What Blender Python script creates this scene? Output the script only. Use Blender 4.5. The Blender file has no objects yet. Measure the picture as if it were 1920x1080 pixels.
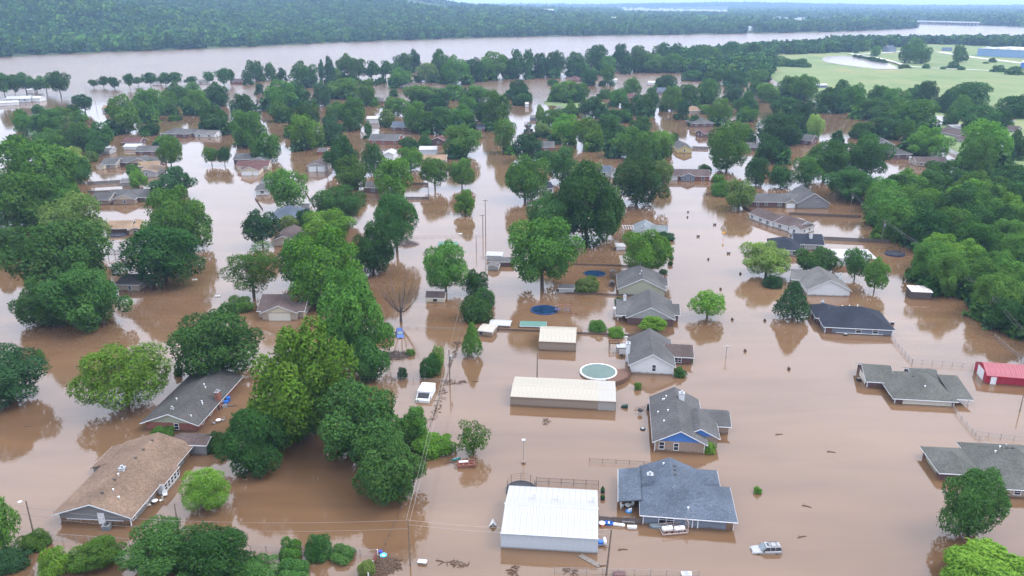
import bpy, math, random
import numpy as np
from mathutils import Matrix, Vector
R = math.radians
sc = bpy.context.scene
col = sc.collection

# ------------------------------------------------------------------ camera, sky, sun, exposure
CAM_H = 80.0
PITCH = math.atan(537 / 1500)
cam_d = bpy.data.cameras.new('camera'); cam_d.sensor_width = 36; cam_d.lens = 1500 / 1920 * 36
cam_d.clip_start = 1; cam_d.clip_end = 60000
cam = bpy.data.objects.new('camera', cam_d); col.objects.link(cam)
cam.location = (0, 0, CAM_H); cam.rotation_euler = (math.pi / 2 - PITCH, 0, 0)
sc.camera = cam

SUN_EL, SUN_AZ = 52, 88
w = bpy.data.worlds.new('World'); sc.world = w; w.use_nodes = True
nt = w.node_tree; bg = nt.nodes['Background']
sky = nt.nodes.new('ShaderNodeTexSky'); sky.sky_type = 'NISHITA'; sky.sun_disc = False
sky.sun_elevation = R(SUN_EL); sky.sun_rotation = R(SUN_AZ)
tc = nt.nodes.new('ShaderNodeTexCoord')
nz = nt.nodes.new('ShaderNodeTexNoise'); nz.inputs['Scale'].default_value = 2.2; nz.inputs['Detail'].default_value = 4
nt.links.new(tc.outputs['Generated'], nz.inputs['Vector'])
rp = nt.nodes.new('ShaderNodeValToRGB')
rp.color_ramp.elements[0].position = .3; rp.color_ramp.elements[0].color = (8.5, 9.2, 10.9, 1)
rp.color_ramp.elements[1].position = .72; rp.color_ramp.elements[1].color = (10.2, 10.7, 12.0, 1)
nt.links.new(nz.outputs['Fac'], rp.inputs['Fac'])
# overcast: a third as bright at the horizon as overhead
sxyz = nt.nodes.new('ShaderNodeSeparateXYZ'); nt.links.new(tc.outputs['Generated'], sxyz.inputs[0])
grd = nt.nodes.new('ShaderNodeMapRange'); grd.inputs[1].default_value = 0; grd.inputs[2].default_value = 1; grd.inputs[3].default_value = .38; grd.inputs[4].default_value = 1
nt.links.new(sxyz.outputs[2], grd.inputs[0])
gs = nt.nodes.new('ShaderNodeVectorMath'); gs.operation = 'SCALE'; nt.links.new(rp.outputs[0], gs.inputs[0]); nt.links.new(grd.outputs[0], gs.inputs[3])
mx = nt.nodes.new('ShaderNodeMix'); mx.data_type = 'RGBA'; mx.inputs[0].default_value = .92
nt.links.new(sky.outputs[0], mx.inputs[6]); nt.links.new(gs.outputs[0], mx.inputs[7])
nt.links.new(mx.outputs[2], bg.inputs[0]); bg.inputs[1].default_value = .12

sun_d = bpy.data.lights.new('sun', 'SUN'); sun_d.energy = 1.0; sun_d.angle = R(24); sun_d.color = (1, .96, .9)
sun = bpy.data.objects.new('sun', sun_d); col.objects.link(sun)
az = R(SUN_AZ)
sdir = Vector((math.sin(az) * math.cos(R(SUN_EL)), math.cos(az) * math.cos(R(SUN_EL)), math.sin(R(SUN_EL))))
sun.rotation_euler = sdir.to_track_quat('Z', 'Y').to_euler()
vs = sc.view_settings; vs.view_transform = 'Standard'; vs.look = 'None'; vs.gamma = 1; vs.use_curve_mapping = False
vs.exposure = 1.75
cy = sc.cycles; cy.max_bounces = 6; cy.diffuse_bounces = 2; cy.glossy_bounces = 2; cy.transmission_bounces = 3
cy.transparent_max_bounces = 6; cy.volume_bounces = 0; cy.use_denoising = True
cy.caustics_reflective = False; cy.caustics_refractive = False

# ------------------------------------------------------------------ where a pixel of the survey photo meets a level in the place
SP, CP = math.sin(PITCH), math.cos(PITCH)
def P(px, py, z=0.0):
    u, v = (px - 960) / 1500, (py - 540) / 1500
    t = (CAM_H - z) / max(SP + v * CP, 1e-4)
    return Vector((u * t, t * (CP - v * SP), z))
def height_at(Y, py):
    v = (py - 540) / 1500
    return CAM_H - Y * (SP + v * CP) / (CP - v * SP)
def depth_of(p): return p.y * CP + (CAM_H - p.z) * SP

# ------------------------------------------------------------------ materials
MATS = {}
def nodes_of(m): return m.node_tree.nodes, m.node_tree.links
def mat(name, c, rough=.8, var=.12, scale=3.0, spec=.25, metal=0, mud=False, kind=None, c2=None, stretch=None):
    if name in MATS: return MATS[name]
    m = bpy.data.materials.new(name); m.use_nodes = True; N, L = nodes_of(m)
    b = N['Principled BSDF']; b.inputs['Roughness'].default_value = rough
    b.inputs['Specular IOR Level'].default_value = spec; b.inputs['Metallic'].default_value = metal
    t = N.new('ShaderNodeTexCoord'); mp = N.new('ShaderNodeMapping'); L.new(t.outputs['Object'], mp.inputs['Vector'])
    if stretch: mp.inputs['Scale'].default_value = stretch
    n1 = N.new('ShaderNodeTexNoise'); n1.inputs['Scale'].default_value = scale; n1.inputs['Detail'].default_value = 5
    n1.inputs['Roughness'].default_value = .65
    L.new(mp.outputs[0], n1.inputs['Vector'])
    r = N.new('ShaderNodeValToRGB'); e = r.color_ramp.elements
    lo = [x * (1 - var * 2) for x in c]; hi = [min(1, x * (1 + var * 1.6)) for x in (c2 or c)]
    e[0].position = .3; e[0].color = (*lo, 1); e[1].position = .7; e[1].color = (*hi, 1)
    L.new(n1.outputs['Fac'], r.inputs['Fac']); out = r.outputs[0]
    if kind == 'shingle':
        n2 = N.new('ShaderNodeTexNoise'); n2.inputs['Scale'].default_value = .22; n2.inputs['Detail'].default_value = 3
        L.new(t.outputs['Object'], n2.inputs['Vector'])
        mr = N.new('ShaderNodeMapRange'); mr.inputs[1].default_value = .3; mr.inputs[2].default_value = .7
        mr.inputs[3].default_value = .8; mr.inputs[4].default_value = 1.14; L.new(n2.outputs['Fac'], mr.inputs[0])
        n3 = N.new('ShaderNodeTexVoronoi'); n3.inputs['Scale'].default_value = 3.2
        mp3 = N.new('ShaderNodeMapping'); mp3.inputs['Scale'].default_value = (1, 1, 2.5); L.new(t.outputs['Object'], mp3.inputs[0]); L.new(mp3.outputs[0], n3.inputs['Vector'])
        s3 = N.new('ShaderNodeSeparateColor'); L.new(n3.outputs['Color'], s3.inputs[0])
        m3 = N.new('ShaderNodeMapRange'); m3.inputs[3].default_value = .8; m3.inputs[4].default_value = 1.2; L.new(s3.outputs[0], m3.inputs[0])
        q = N.new('ShaderNodeMath'); q.operation = 'MULTIPLY'; L.new(mr.outputs[0], q.inputs[0]); L.new(m3.outputs[0], q.inputs[1])
        vm = N.new('ShaderNodeVectorMath'); vm.operation = 'SCALE'; L.new(out, vm.inputs[0]); L.new(q.outputs[0], vm.inputs[3]); out = vm.outputs[0]
    if kind == 'brick':
        br = N.new('ShaderNodeTexBrick'); br.inputs['Scale'].default_value = 2.2
        br.inputs['Color1'].default_value = (*[x * .75 for x in c], 1); br.inputs['Color2'].default_value = (*[min(1, x * 1.35) for x in c], 1)
        br.inputs['Mortar'].default_value = (*[.5 * x + .12 for x in c], 1); br.inputs['Mortar Size'].default_value = .015
        sx = N.new('ShaderNodeSeparateXYZ'); L.new(t.outputs['Object'], sx.inputs[0])
        ad = N.new('ShaderNodeMath'); L.new(sx.outputs[0], ad.inputs[0]); L.new(sx.outputs[1], ad.inputs[1])
        cx = N.new('ShaderNodeCombineXYZ'); L.new(ad.outputs[0], cx.inputs[0]); L.new(sx.outputs[2], cx.inputs[1]); L.new(cx.outputs[0], br.inputs['Vector'])
        mm = N.new('ShaderNodeMix'); mm.data_type = 'RGBA'; mm.inputs[0].default_value = .6
        L.new(out, mm.inputs[6]); L.new(br.outputs['Color'], mm.inputs[7]); out = mm.outputs[2]
    if kind in ('siding', 'seam'):
        wv = N.new('ShaderNodeTexWave'); wv.inputs['Scale'].default_value = 1.6; wv.bands_direction = 'Z' if kind == 'siding' else 'X'
        wv.wave_profile = 'SAW'; L.new(t.outputs['Object'], wv.inputs['Vector'])
        bp = N.new('ShaderNodeBump'); bp.inputs['Strength'].default_value = .35; bp.inputs['Distance'].default_value = .05
        L.new(wv.outputs['Fac'], bp.inputs['Height']); L.new(bp.outputs[0], b.inputs['Normal'])
    if 'siding' in name or 'brick' in name or 'metal_wall' in name or 'stone' in name or 'wood' in name:   # silt left by the falling flood
        sz = N.new('ShaderNodeSeparateXYZ'); L.new(t.outputs['Object'], sz.inputs[0]); nm = N.new('ShaderNodeTexNoise'); nm.inputs['Scale'].default_value = .8; L.new(t.outputs['Object'], nm.inputs['Vector'])
        ad2 = N.new('ShaderNodeMath'); ad2.operation = 'MULTIPLY_ADD'; ad2.inputs[1].default_value = -.7; L.new(nm.outputs['Fac'], ad2.inputs[0]); L.new(sz.outputs[2], ad2.inputs[2])
        mm2 = N.new('ShaderNodeMapRange'); mm2.inputs[1].default_value = -.28; mm2.inputs[2].default_value = .12; mm2.inputs[3].default_value = .75; mm2.inputs[4].default_value = 0; L.new(ad2.outputs[0], mm2.inputs[0])
        mx2 = N.new('ShaderNodeMix'); mx2.data_type = 'RGBA'; L.new(mm2.outputs[0], mx2.inputs[0]); L.new(out, mx2.inputs[6]); mx2.inputs[7].default_value = (.085, .050, .030, 1); out = mx2.outputs[2]
    L.new(out, b.inputs['Base Color'])
    MATS[name] = m; return m

def leaf_mat(name, c, c2):
    m = bpy.data.materials.new(name); m.use_nodes = True; N, L = nodes_of(m); N.remove(N['Principled BSDF'])
    out = N['Material Output']
    at = N.new('ShaderNodeAttribute'); at.attribute_name = 'leafvar'
    mixc = N.new('ShaderNodeMix'); mixc.data_type = 'RGBA'; mixc.inputs[6].default_value = (*c, 1); mixc.inputs[7].default_value = (*c2, 1)
    L.new(at.outputs['Fac'], mixc.inputs[0])
    oi = N.new('ShaderNodeObjectInfo'); hs = N.new('ShaderNodeHueSaturation')
    mh = N.new('ShaderNodeMapRange'); mh.inputs[3].default_value = .490; mh.inputs[4].default_value = .514; L.new(oi.outputs['Random'], mh.inputs[0])
    mv = N.new('ShaderNodeMapRange'); mv.inputs[3].default_value = .72; mv.inputs[4].default_value = 1.28
    ml = N.new('ShaderNodeMath'); ml.operation = 'MULTIPLY'; ml.inputs[1].default_value = 7.31; L.new(oi.outputs['Random'], ml.inputs[0])
    fr = N.new('ShaderNodeMath'); fr.operation = 'FRACT'; L.new(ml.outputs[0], fr.inputs[0]); L.new(fr.outputs[0], mv.inputs[0])
    L.new(mh.outputs[0], hs.inputs['Hue']); L.new(mv.outputs[0], hs.inputs['Value']); L.new(mixc.outputs[2], hs.inputs['Color'])
    d = N.new('ShaderNodeBsdfDiffuse'); tr = N.new('ShaderNodeBsdfTranslucent'); ms = N.new('ShaderNodeMixShader'); ms.inputs[0].default_value = .22
    L.new(hs.outputs[0], d.inputs[0]); L.new(hs.outputs[0], tr.inputs[0]); L.new(d.outputs[0], ms.inputs[1]); L.new(tr.outputs[0], ms.inputs[2])
    L.new(ms.outputs[0], out.inputs[0]); MATS[name] = m; return m

LEAF = [leaf_mat('leaf_mid', (0.044, 0.103, 0.018), (0.092, 0.181, 0.032)),
        leaf_mat('leaf_dark', (0.026, 0.070, 0.017), (0.062, 0.127, 0.031)),
        leaf_mat('leaf_bright', (0.059, 0.139, 0.016), (0.119, 0.224, 0.031)),
        leaf_mat('leaf_blue', (0.024, 0.060, 0.023), (0.051, 0.105, 0.040)),
        leaf_mat('leaf_lime', (0.137, 0.224, 0.045), (0.225, 0.313, 0.081)),
        leaf_mat('leaf_olive', (0.079, 0.123, 0.028), (0.122, 0.167, 0.047))]
bark = mat('bark', (.075, .058, .045), .95, .2, 6)
bark_grey = mat('bark_grey', (.16, .14, .125), .95, .2, 6)
white = mat('white_paint', (.56, .57, .59), .5, .04)
offwhite = mat('cream_paint', (.50, .47, .41), .6, .05)
glass = mat('window_glass', (.015, .018, .026), .12, .1, 2, .6)
metal = mat('grey_metal', (.32, .33, .34), .4, .08, 3, .5, .6)
dark = mat('dark_plastic', (.02, .02, .023), .55, .1)
wood_grey = mat('weathered_wood', (0.0840, 0.0704, 0.0656), .9, .22, 2, stretch=(4, 4, .5))
wood_brown = mat('brown_wood', (0.1040, 0.0576, 0.0416), .9, .2, 2, stretch=(4, 4, .5))
wood_pole = mat('pole_wood', (.13, .10, .082), .9, .2, 3)
blue = mat('blue_plastic', (.03, .13, .47), .45, .1)
debris_m = mat('driftwood', (.085, .06, .045), .95, .3, 3)
SHG = dict(
    grey=mat('shingle_grey', (0.0713, 0.0694, 0.0694), .95, .14, 9, .1, kind='shingle'),
    lgrey=mat('shingle_light_grey', (0.1023, 0.0980, 0.0942), .95, .14, 9, .1, kind='shingle'),
    char=mat('shingle_charcoal', (.058, .056, .054), .95, .16, 9, .1, kind='shingle'),
    navy=mat('shingle_navy', (0.0223, 0.0254, 0.0347), .95, .16, 9, .1, kind='shingle'),
    blue=mat('shingle_blue_grey', (0.0651, 0.0781, 0.1004), .95, .16, 9, .1, kind='shingle'),
    pale=mat('shingle_pale_blue', (0.1240, 0.1395, 0.1457), .95, .12, 9, .1, kind='shingle'),
    tan=mat('shingle_tan', (.134, .092, .067), .95, .17, 9, .1, kind='shingle'),
    buff=mat('shingle_buff', (.185, .128, .085), .95, .12, 9, .1, kind='shingle'),
    brown=mat('shingle_brown', (0.0713, 0.0533, 0.0496), .95, .15, 9, .1, kind='shingle'),
    maroon=mat('shingle_maroon', (0.0806, 0.0409, 0.0384), .95, .15, 9, .1, kind='shingle'),
    green=mat('shingle_green_grey', (0.0732, 0.0744, 0.0670), .95, .15, 9, .1, kind='shingle'),
    white=mat('roof_white_metal', (.285, .282, .28), .45, .06, .9, .3, stretch=(3, .25, 1)),
    cream=mat('roof_cream_metal', (.285, .258, .213), .45, .08, .9, .3, stretch=(3, .25, 1)),
    red=mat('roof_red_metal', (.225, .055, .068), .5, .14, .9, .3, stretch=(3, .3, 1)),
    rust=mat('roof_rusty_metal', (.30, .20, .15), .7, .35, 1.2, .3, c2=(.55, .5, .46)))
WALL = dict(
    brick=mat('red_brick', (0.1840, 0.0680, 0.0496), .9, .15, 4, kind='brick'),
    tanbrick=mat('tan_brick', (0.2320, 0.1720, 0.1320), .9, .2, 4, kind='brick'),
    dkbrick=mat('dark_brick', (0.0920, 0.0496, 0.0496), .9, .15, 4, kind='brick'),
    stone=mat('field_stone', (0.1600, 0.1000, 0.0624), .9, .4, 2.4),
    white=mat('white_siding', (.50, .51, .52), .6, .04, 2, kind='siding'),
    cream=mat('cream_siding', (0.4800, 0.4320, 0.3360), .6, .05, 2, kind='siding'),
    grey=mat('grey_siding', (.165, .165, .17), .7, .06, 2, kind='siding'),
    lgrey=mat('light_grey_siding', (0.2880, 0.2880, 0.2840), .7, .06, 2, kind='siding'),
    bluegrey=mat('blue_grey_siding', (.135, .160, .205), .7, .06, 2, kind='siding'),
    blue=mat('blue_siding', (.055, .15, .40), .6, .05, 2, kind='siding'),
    beige=mat('beige_siding', (0.2960, 0.2480, 0.2000), .7, .08, 2, kind='siding'),
    sage=mat('sage_siding', (0.2880, 0.2960, 0.2280), .7, .06, 2, kind='siding'),
    tan=mat('tan_metal_wall', (.225, .18, .145), .6, .06, 2, .3),
    metal=mat('white_metal_wall', (.38, .41, .445), .5, .04, 2, .3),
    red=mat('red_metal_wall', (.25, .016, .034), .5, .06, 2, .3),
    yellow=mat('yellow_siding', (0.4800, 0.4000, 0.1920), .7, .05, 2, kind='siding'),
    wood=wood_grey, bwood=wood_brown)

# ------------------------------------------------------------------ small mesh kit
class MB:
    def __init__(s): s.v, s.f = [], []
    def add(s, vs, fs):
        o = len(s.v); s.v += [Vector(p) for p in vs]; s.f += [tuple(i + o for i in f) for f in fs]; return s
    def box(s, x0, x1, y0, y1, z0, z1):
        return s.add([(x0, y0, z0), (x1, y0, z0), (x1, y1, z0), (x0, y1, z0), (x0, y0, z1), (x1, y0, z1), (x1, y1, z1), (x0, y1, z1)],
                     [(0, 3, 2, 1), (4, 5, 6, 7), (0, 1, 5, 4), (1, 2, 6, 5), (2, 3, 7, 6), (3, 0, 4, 7)])
    def prism(s, a, b):       # two matching rings
        n = len(a)
        return s.add(list(a) + list(b), [tuple(range(n - 1, -1, -1)), tuple(range(n, 2 * n))] + [(i, (i + 1) % n, n + (i + 1) % n, n + i) for i in range(n)])
    def tube(s, p, q, r, r2=None, n=6):
        p, q = Vector(p), Vector(q); r2 = r if r2 is None else r2
        d = (q - p).normalized(); a = d.orthogonal().normalized(); b = d.cross(a)
        A = [p + (a * math.cos(t) + b * math.sin(t)) * r for t in [2 * math.pi * i / n for i in range(n)]]
        B = [q + (a * math.cos(t) + b * math.sin(t)) * r2 for t in [2 * math.pi * i / n for i in range(n)]]
        return s.prism(A, B)
    def loft(s, rings):
        n = len(rings[0]); o = len(s.v)
        for r_ in rings: s.v += [Vector(p) for p in r_]
        s.f.append(tuple(o + i for i in range(n - 1, -1, -1)))
        for k in range(len(rings) - 1):
            for i in range(n):
                s.f.append((o + k * n + i, o + k * n + (i + 1) % n, o + (k + 1) * n + (i + 1) % n, o + (k + 1) * n + i))
        e = o + (len(rings) - 1) * n; s.f.append(tuple(e + i for i in range(n)))
        return s
    def lathe(s, prof, c=(0, 0, 0), n=16):
        return s.loft([[(c[0] + r * math.cos(2 * math.pi * i / n), c[1] + r * math.sin(2 * math.pi * i / n), c[2] + z) for i in range(n)] for r, z in prof])
    def build(s, name, m, parent=None, M=None, bevel=0, smooth=False):
        me = bpy.data.meshes.new(name)
        me.from_pydata([tuple(M @ p) if M is not None else tuple(p) for p in s.v], [], s.f); me.materials.append(m)
        if smooth: me.polygons.foreach_set('use_smooth', [True] * len(me.polygons))
        o = bpy.data.objects.new(name, me); col.objects.link(o)
        if parent is not None: o.parent = parent
        if bevel:
            bv = o.modifiers.new('bevel', 'BEVEL'); bv.width = bevel; bv.segments = 2; bv.limit_method = 'ANGLE'
        return o
def tag(o, label=None, cat=None, group=None, kind=None):
    if label: o['label'] = label
    if cat: o['category'] = cat
    if group: o['group'] = group
    if kind: o['kind'] = kind
    return o
def root(name, label, cat, loc, rz=0, group=None):
    o = bpy.data.objects.new(name, None); o.empty_display_size = .5; col.objects.link(o)
    o.location = loc; o.rotation_euler = (0, 0, rz); return tag(o, label, cat, group)
def copy_tree(o, parent=None):
    c = o.copy(); col.objects.link(c)
    if parent is not None: c.parent = parent
    for ch in o.children: copy_tree(ch, c)
    return c

# ------------------------------------------------------------------ ground, hills, water
def poly_world(pts): return np.array([tuple(P(x, y).xy) for x, y in pts])
def signed_dist(X, Y, poly):
    inside = np.zeros(X.shape, bool); d2 = np.full(X.shape, 1e18)
    n = len(poly)
    for i in range(n):
        x0, y0 = poly[i]; x1, y1 = poly[(i + 1) % n]
        c = ((y0 > Y) != (y1 > Y)); xi = (x1 - x0) * (Y - y0) / ((y1 - y0) if y1 != y0 else 1e-9) + x0
        inside ^= c & (X < xi)
        dx, dy = x1 - x0, y1 - y0; t = np.clip(((X - x0) * dx + (Y - y0) * dy) / (dx * dx + dy * dy + 1e-9), 0, 1)
        d2 = np.minimum(d2, (X - x0 - t * dx) ** 2 + (Y - y0 - t * dy) ** 2)
    d = np.sqrt(d2); return np.where(inside, d, -d)
FAR_BANK = poly_world([(-900, 150), (-300, 122), (0, 107), (120, 101), (240, 96), (360, 92), (480, 87), (600, 81), (740, 76), (860, 72), (960, 69),
    (1100, 66.5), (1250, 65), (1440, 62), (1560, 59.5), (1640, 56.5), (1700, 54), (1722, 51.8), (1712, 48), (1660, 42.5), (1600, 39), (1540, 36), (1590, 33.2),
    (1655, 36.2), (1720, 41.2), (1780, 45.5), (1850, 48), (1920, 50.5), (2500, 60), (3000, 62), (3000, 10.5), (-1300, 10.5)])
FIELD = poly_world([(1436, 132), (1446, 110), (1462, 99), (1500, 91), (1600, 85), (1750, 81), (1920, 79), (2600, 82), (2600, 340), (1925, 345), (1850, 335), (1815, 300),
    (1765, 268), (1700, 250), (1640, 222), (1600, 206), (1545, 196), (1490, 176), (1450, 150)])
POND = poly_world([(1540, 112), (1548, 106), (1582, 104.5), (1622, 110), (1662, 117), (1690, 130), (1640, 129.5), (1580, 122), (1550, 117)])
ISLE = poly_world([(1012, 193), (1035, 184), (1070, 181), (1110, 185), (1140, 193), (1130, 201), (1070, 205), (1028, 199)])
BUMPS = [(-1700, 3300, 1200, 1100, 165), (-1350, 4700, 900, 1100, 95), (-1330, 1850, 430, 330, 78), (-2100, 2300, 500, 500, 85), (200, 5600, 900, 900, 12),
         (2500, 9900, 1500, 1300, 42), (6800, 9800, 3600, 1300, 17), (-4200, 5200, 2500, 1800, 170), (-200, 9500, 1200, 900, 30)]
def smooth(x): x = np.clip(x, 0, 1); return x * x * (3 - 2 * x)
def ground_h(X, Y):
    h = np.full(X.shape, -1.6)
    db = signed_dist(X, Y, FAR_BANK)
    hill = sum(A * np.exp(-((X - x) / sx) ** 2 - ((Y - y) / sy) ** 2) for x, y, sx, sy, A in BUMPS)
    hill = hill * (1 + .10 * np.sin(X / 190 + Y / 260) + .07 * np.sin(X / 83 - Y / 141))
    h = np.maximum(h, np.where(db > -4, np.clip((db + 1) * .5, -1.6, 2.2) + np.maximum(hill - 1, 0) * smooth((db - 30) / 420), -1.6))
    df = signed_dist(X, Y, FIELD)
    h = np.maximum(h, np.clip(df * .12, -1.6, 1.2) + np.clip(df - 40, 0, 200) * .004)
    dp = signed_dist(X, Y, POND); h = np.where(dp > -6, np.minimum(h, np.clip(-dp * .15, -1, 3)), h)
    di = signed_dist(X, Y, ISLE); h = np.maximum(h, np.clip(di * .15, -1.6, .6))
    return h, db, df, di
ys = [-260, -120, 0, 60]
py = 1090.0
while py > 11.2:
    ys.append(P(960, py).y); py -= max(.45, min(9, (py - 3) * .03))
ys = np.array(ys); ks = np.linspace(-1.25, 1.25, 331)
YY, KK = np.meshgrid(ys, ks, indexing='ij'); XX = KK * (np.abs(YY) + 330)
HH, DB, DF, DI = ground_h(XX, YY)
ny, nx = XX.shape
gm = bpy.data.meshes.new('ground')
gv = np.stack([XX, YY, HH], -1).reshape(-1, 3)
ii = (np.arange(ny - 1)[:, None] * nx + np.arange(nx - 1)[None]).reshape(-1)
gf = np.stack([ii, ii + 1, ii + nx + 1, ii + nx], -1)
def np_mesh(me, v, f):
    me.vertices.add(len(v)); me.vertices.foreach_set('co', v.astype(np.float32).ravel())
    k = f.shape[1]; me.loops.add(f.size); me.loops.foreach_set('vertex_index', f.astype(np.int32).ravel())
    me.polygons.add(len(f)); me.polygons.foreach_set('loop_start', np.arange(0, f.size, k, dtype=np.int32))
    me.update(calc_edges=True)
np_mesh(gm, gv, gf)
gm.polygons.foreach_set('use_smooth', [True] * len(gm.polygons))
at = gm.attributes.new('grass', 'FLOAT', 'POINT'); at.data.foreach_set('value', np.clip(np.maximum(DF, DI) / 8 + .5, 0, 1).astype(np.float32).ravel())
g = bpy.data.objects.new('ground', gm); col.objects.link(g); tag(g, 'forest floor and grass field above the flood', kind='structure')
m = mat('earth', (.045, .062, .028), .95, .2, .02, .1); MATS.pop('earth')
N, L = nodes_of(m); b = N['Principled BSDF']; forest = b.inputs['Base Color'].links[0].from_socket
t = N.new('ShaderNodeTexCoord'); n1 = N.new('ShaderNodeTexNoise'); n1.inputs['Scale'].default_value = .016; n1.inputs['Detail'].default_value = 9; n1.inputs['Roughness'].default_value = .68
mpg = N.new('ShaderNodeMapping'); mpg.inputs['Scale'].default_value = (1, .6, 1); L.new(t.outputs['Object'], mpg.inputs[0]); L.new(mpg.outputs[0], n1.inputs['Vector'])
rg = N.new('ShaderNodeValToRGB'); e = rg.color_ramp.elements
e[0].position = .30; e[0].color = (.082, .122, .050, 1); e[1].position = .7; e[1].color = (.185, .170, .082, 1)
k = e.new(.5); k.color = (.125, .162, .070, 1)
L.new(n1.outputs['Fac'], rg.inputs['Fac'])
ga = N.new('ShaderNodeAttribute'); ga.attribute_name = 'grass'
mm = N.new('ShaderNodeMix'); mm.data_type = 'RGBA'; L.new(ga.outputs['Fac'], mm.inputs[0]); L.new(forest, mm.inputs[6]); L.new(rg.outputs[0], mm.inputs[7])
L.new(mm.outputs[2], b.inputs['Base Color']); gm.materials.append(m)

wm = bpy.data.materials.new('muddy_water'); wm.use_nodes = True; N, L = nodes_of(wm); b = N['Principled BSDF']
b.inputs['Roughness'].default_value = .045; b.inputs['IOR'].default_value = 1.56
t = N.new('ShaderNodeTexCoord')
n0 = N.new('ShaderNodeTexNoise'); n0.inputs['Scale'].default_value = .016; n0.inputs['Detail'].default_value = 5; L.new(t.outputs['Object'], n0.inputs['Vector'])
rw = N.new('ShaderNodeValToRGB'); e = rw.color_ramp.elements
e[0].position = .3; e[0].color = (.098, .054, .0275, 1); e[1].position = .7; e[1].color = (.126, .074, .041, 1); L.new(n0.outputs['Fac'], rw.inputs['Fac'])
nS = N.new('ShaderNodeTexNoise'); nS.inputs['Scale'].default_value = .07; nS.inputs['Detail'].default_value = 6; nS.inputs['Distortion'].default_value = .6
mS = N.new('ShaderNodeMapping'); mS.inputs['Scale'].default_value = (.3, 1.5, 1); mS.inputs['Rotation'].default_value = (0, 0, -.35); L.new(t.outputs['Object'], mS.inputs[0]); L.new(mS.outputs[0], nS.inputs['Vector'])
rS = N.new('ShaderNodeMapRange'); rS.inputs[1].default_value = .3; rS.inputs[2].default_value = .7; rS.inputs[3].default_value = .84; rS.inputs[4].default_value = 1.14; L.new(nS.outputs['Fac'], rS.inputs[0])
vS = N.new('ShaderNodeVectorMath'); vS.operation = 'SCALE'; L.new(rw.outputs[0], vS.inputs[0]); L.new(rS.outputs[0], vS.inputs[3]); L.new(vS.outputs[0], b.inputs['Base Color'])
nA = N.new('ShaderNodeTexNoise'); nA.inputs['Scale'].default_value = .9; nA.inputs['Detail'].default_value = 3
mA = N.new('ShaderNodeMapping'); mA.inputs['Scale'].default_value = (1, 1.7, 1); mA.inputs['Rotation'].default_value = (0, 0, .3)
L.new(t.outputs['Object'], mA.inputs[0]); L.new(mA.outputs[0], nA.inputs['Vector'])
# the running river is rougher than the standing flood: swell grows with distance north
sx = N.new('ShaderNodeSeparateXYZ'); L.new(t.outputs['Object'], sx.inputs[0])
mr = N.new('ShaderNodeMapRange'); mr.inputs[1].default_value = 650; mr.inputs[2].default_value = 950; mr.inputs[3].default_value = 0; mr.inputs[4].default_value = 1
L.new(sx.outputs[1], mr.inputs[0])
mrr = N.new('ShaderNodeMapRange'); mrr.inputs[1].default_value = 560; mrr.inputs[2].default_value = 900; mrr.inputs[3].default_value = .045; mrr.inputs[4].default_value = .2; L.new(sx.outputs[1], mrr.inputs[0]); L.new(mrr.outputs[0], b.inputs['Roughness'])
nB = N.new('ShaderNodeTexNoise'); nB.inputs['Scale'].default_value = .045; nB.inputs['Detail'].default_value = 7; nB.inputs['Roughness'].default_value = .7
mB = N.new('ShaderNodeMapping'); mB.inputs['Scale'].default_value = (.45, 1.2, 1); L.new(t.outputs['Object'], mB.inputs[0]); L.new(mB.outputs[0], nB.inputs['Vector'])
b1 = N.new('ShaderNodeBump'); nP = N.new('ShaderNodeTexNoise'); nP.inputs['Scale'].default_value = .03; nP.inputs['Detail'].default_value = 4; L.new(mA.outputs[0], nP.inputs['Vector']); mP = N.new('ShaderNodeMapRange'); mP.inputs[1].default_value = .35; mP.inputs[2].default_value = .65; mP.inputs[3].default_value = .25; mP.inputs[4].default_value = 1.0; L.new(nP.outputs['Fac'], mP.inputs[0]); L.new(mP.outputs[0], b1.inputs['Strength']); b1.inputs['Distance'].default_value = .017; L.new(nA.outputs['Fac'], b1.inputs['Height'])
b2 = N.new('ShaderNodeBump'); b2.inputs['Distance'].default_value = 3.0; L.new(mr.outputs[0], b2.inputs['Strength']); L.new(nB.outputs['Fac'], b2.inputs['Height'])
L.new(b1.outputs[0], b2.inputs['Normal']); L.new(b2.outputs[0], b.inputs['Normal'])
wmb = MB(); wmb.add([(-18000, -250, 0), (18000, -250, 0), (18000, 15500, 0), (-18000, 15500, 0)], [(0, 1, 2, 3)])
wo = wmb.build('flood_water', wm); tag(wo, 'brown flood water running into the wide river', kind='structure')

pm_ = bpy.data.materials.new('pond_water'); pm_.use_nodes = True; pb_ = pm_.node_tree.nodes['Principled BSDF']; pb_.inputs['Base Color'].default_value = (.20, .17, .155, 1); pb_.inputs['Roughness'].default_value = .24; pb_.inputs['IOR'].default_value = 1.5
pdm = MB(); pdm.add([(x, y, .3) for x, y in POND], [tuple(range(len(POND)))]); pdo = pdm.build('pond', pm_); tag(pdo, 'bright standing water on the grass field', kind='structure')
# air
hz = bpy.data.materials.new('haze_air'); hz.use_nodes = True; N, L = nodes_of(hz); N.remove(N['Principled BSDF'])
pv = N.new('ShaderNodeVolumePrincipled'); pv.inputs['Color'].default_value = (.40, .60, .92, 1); pv.inputs['Density'].default_value = .000112; pv.inputs['Anisotropy'].default_value = .1
L.new(pv.outputs[0], N['Material Output'].inputs['Volume'])
hb = MB(); hb.box(-19000, 19000, -400, 16500, -2.7, 330)
ho = hb.build('haze', hz); tag(ho, 'pale damp air', kind='stuff')
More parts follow.
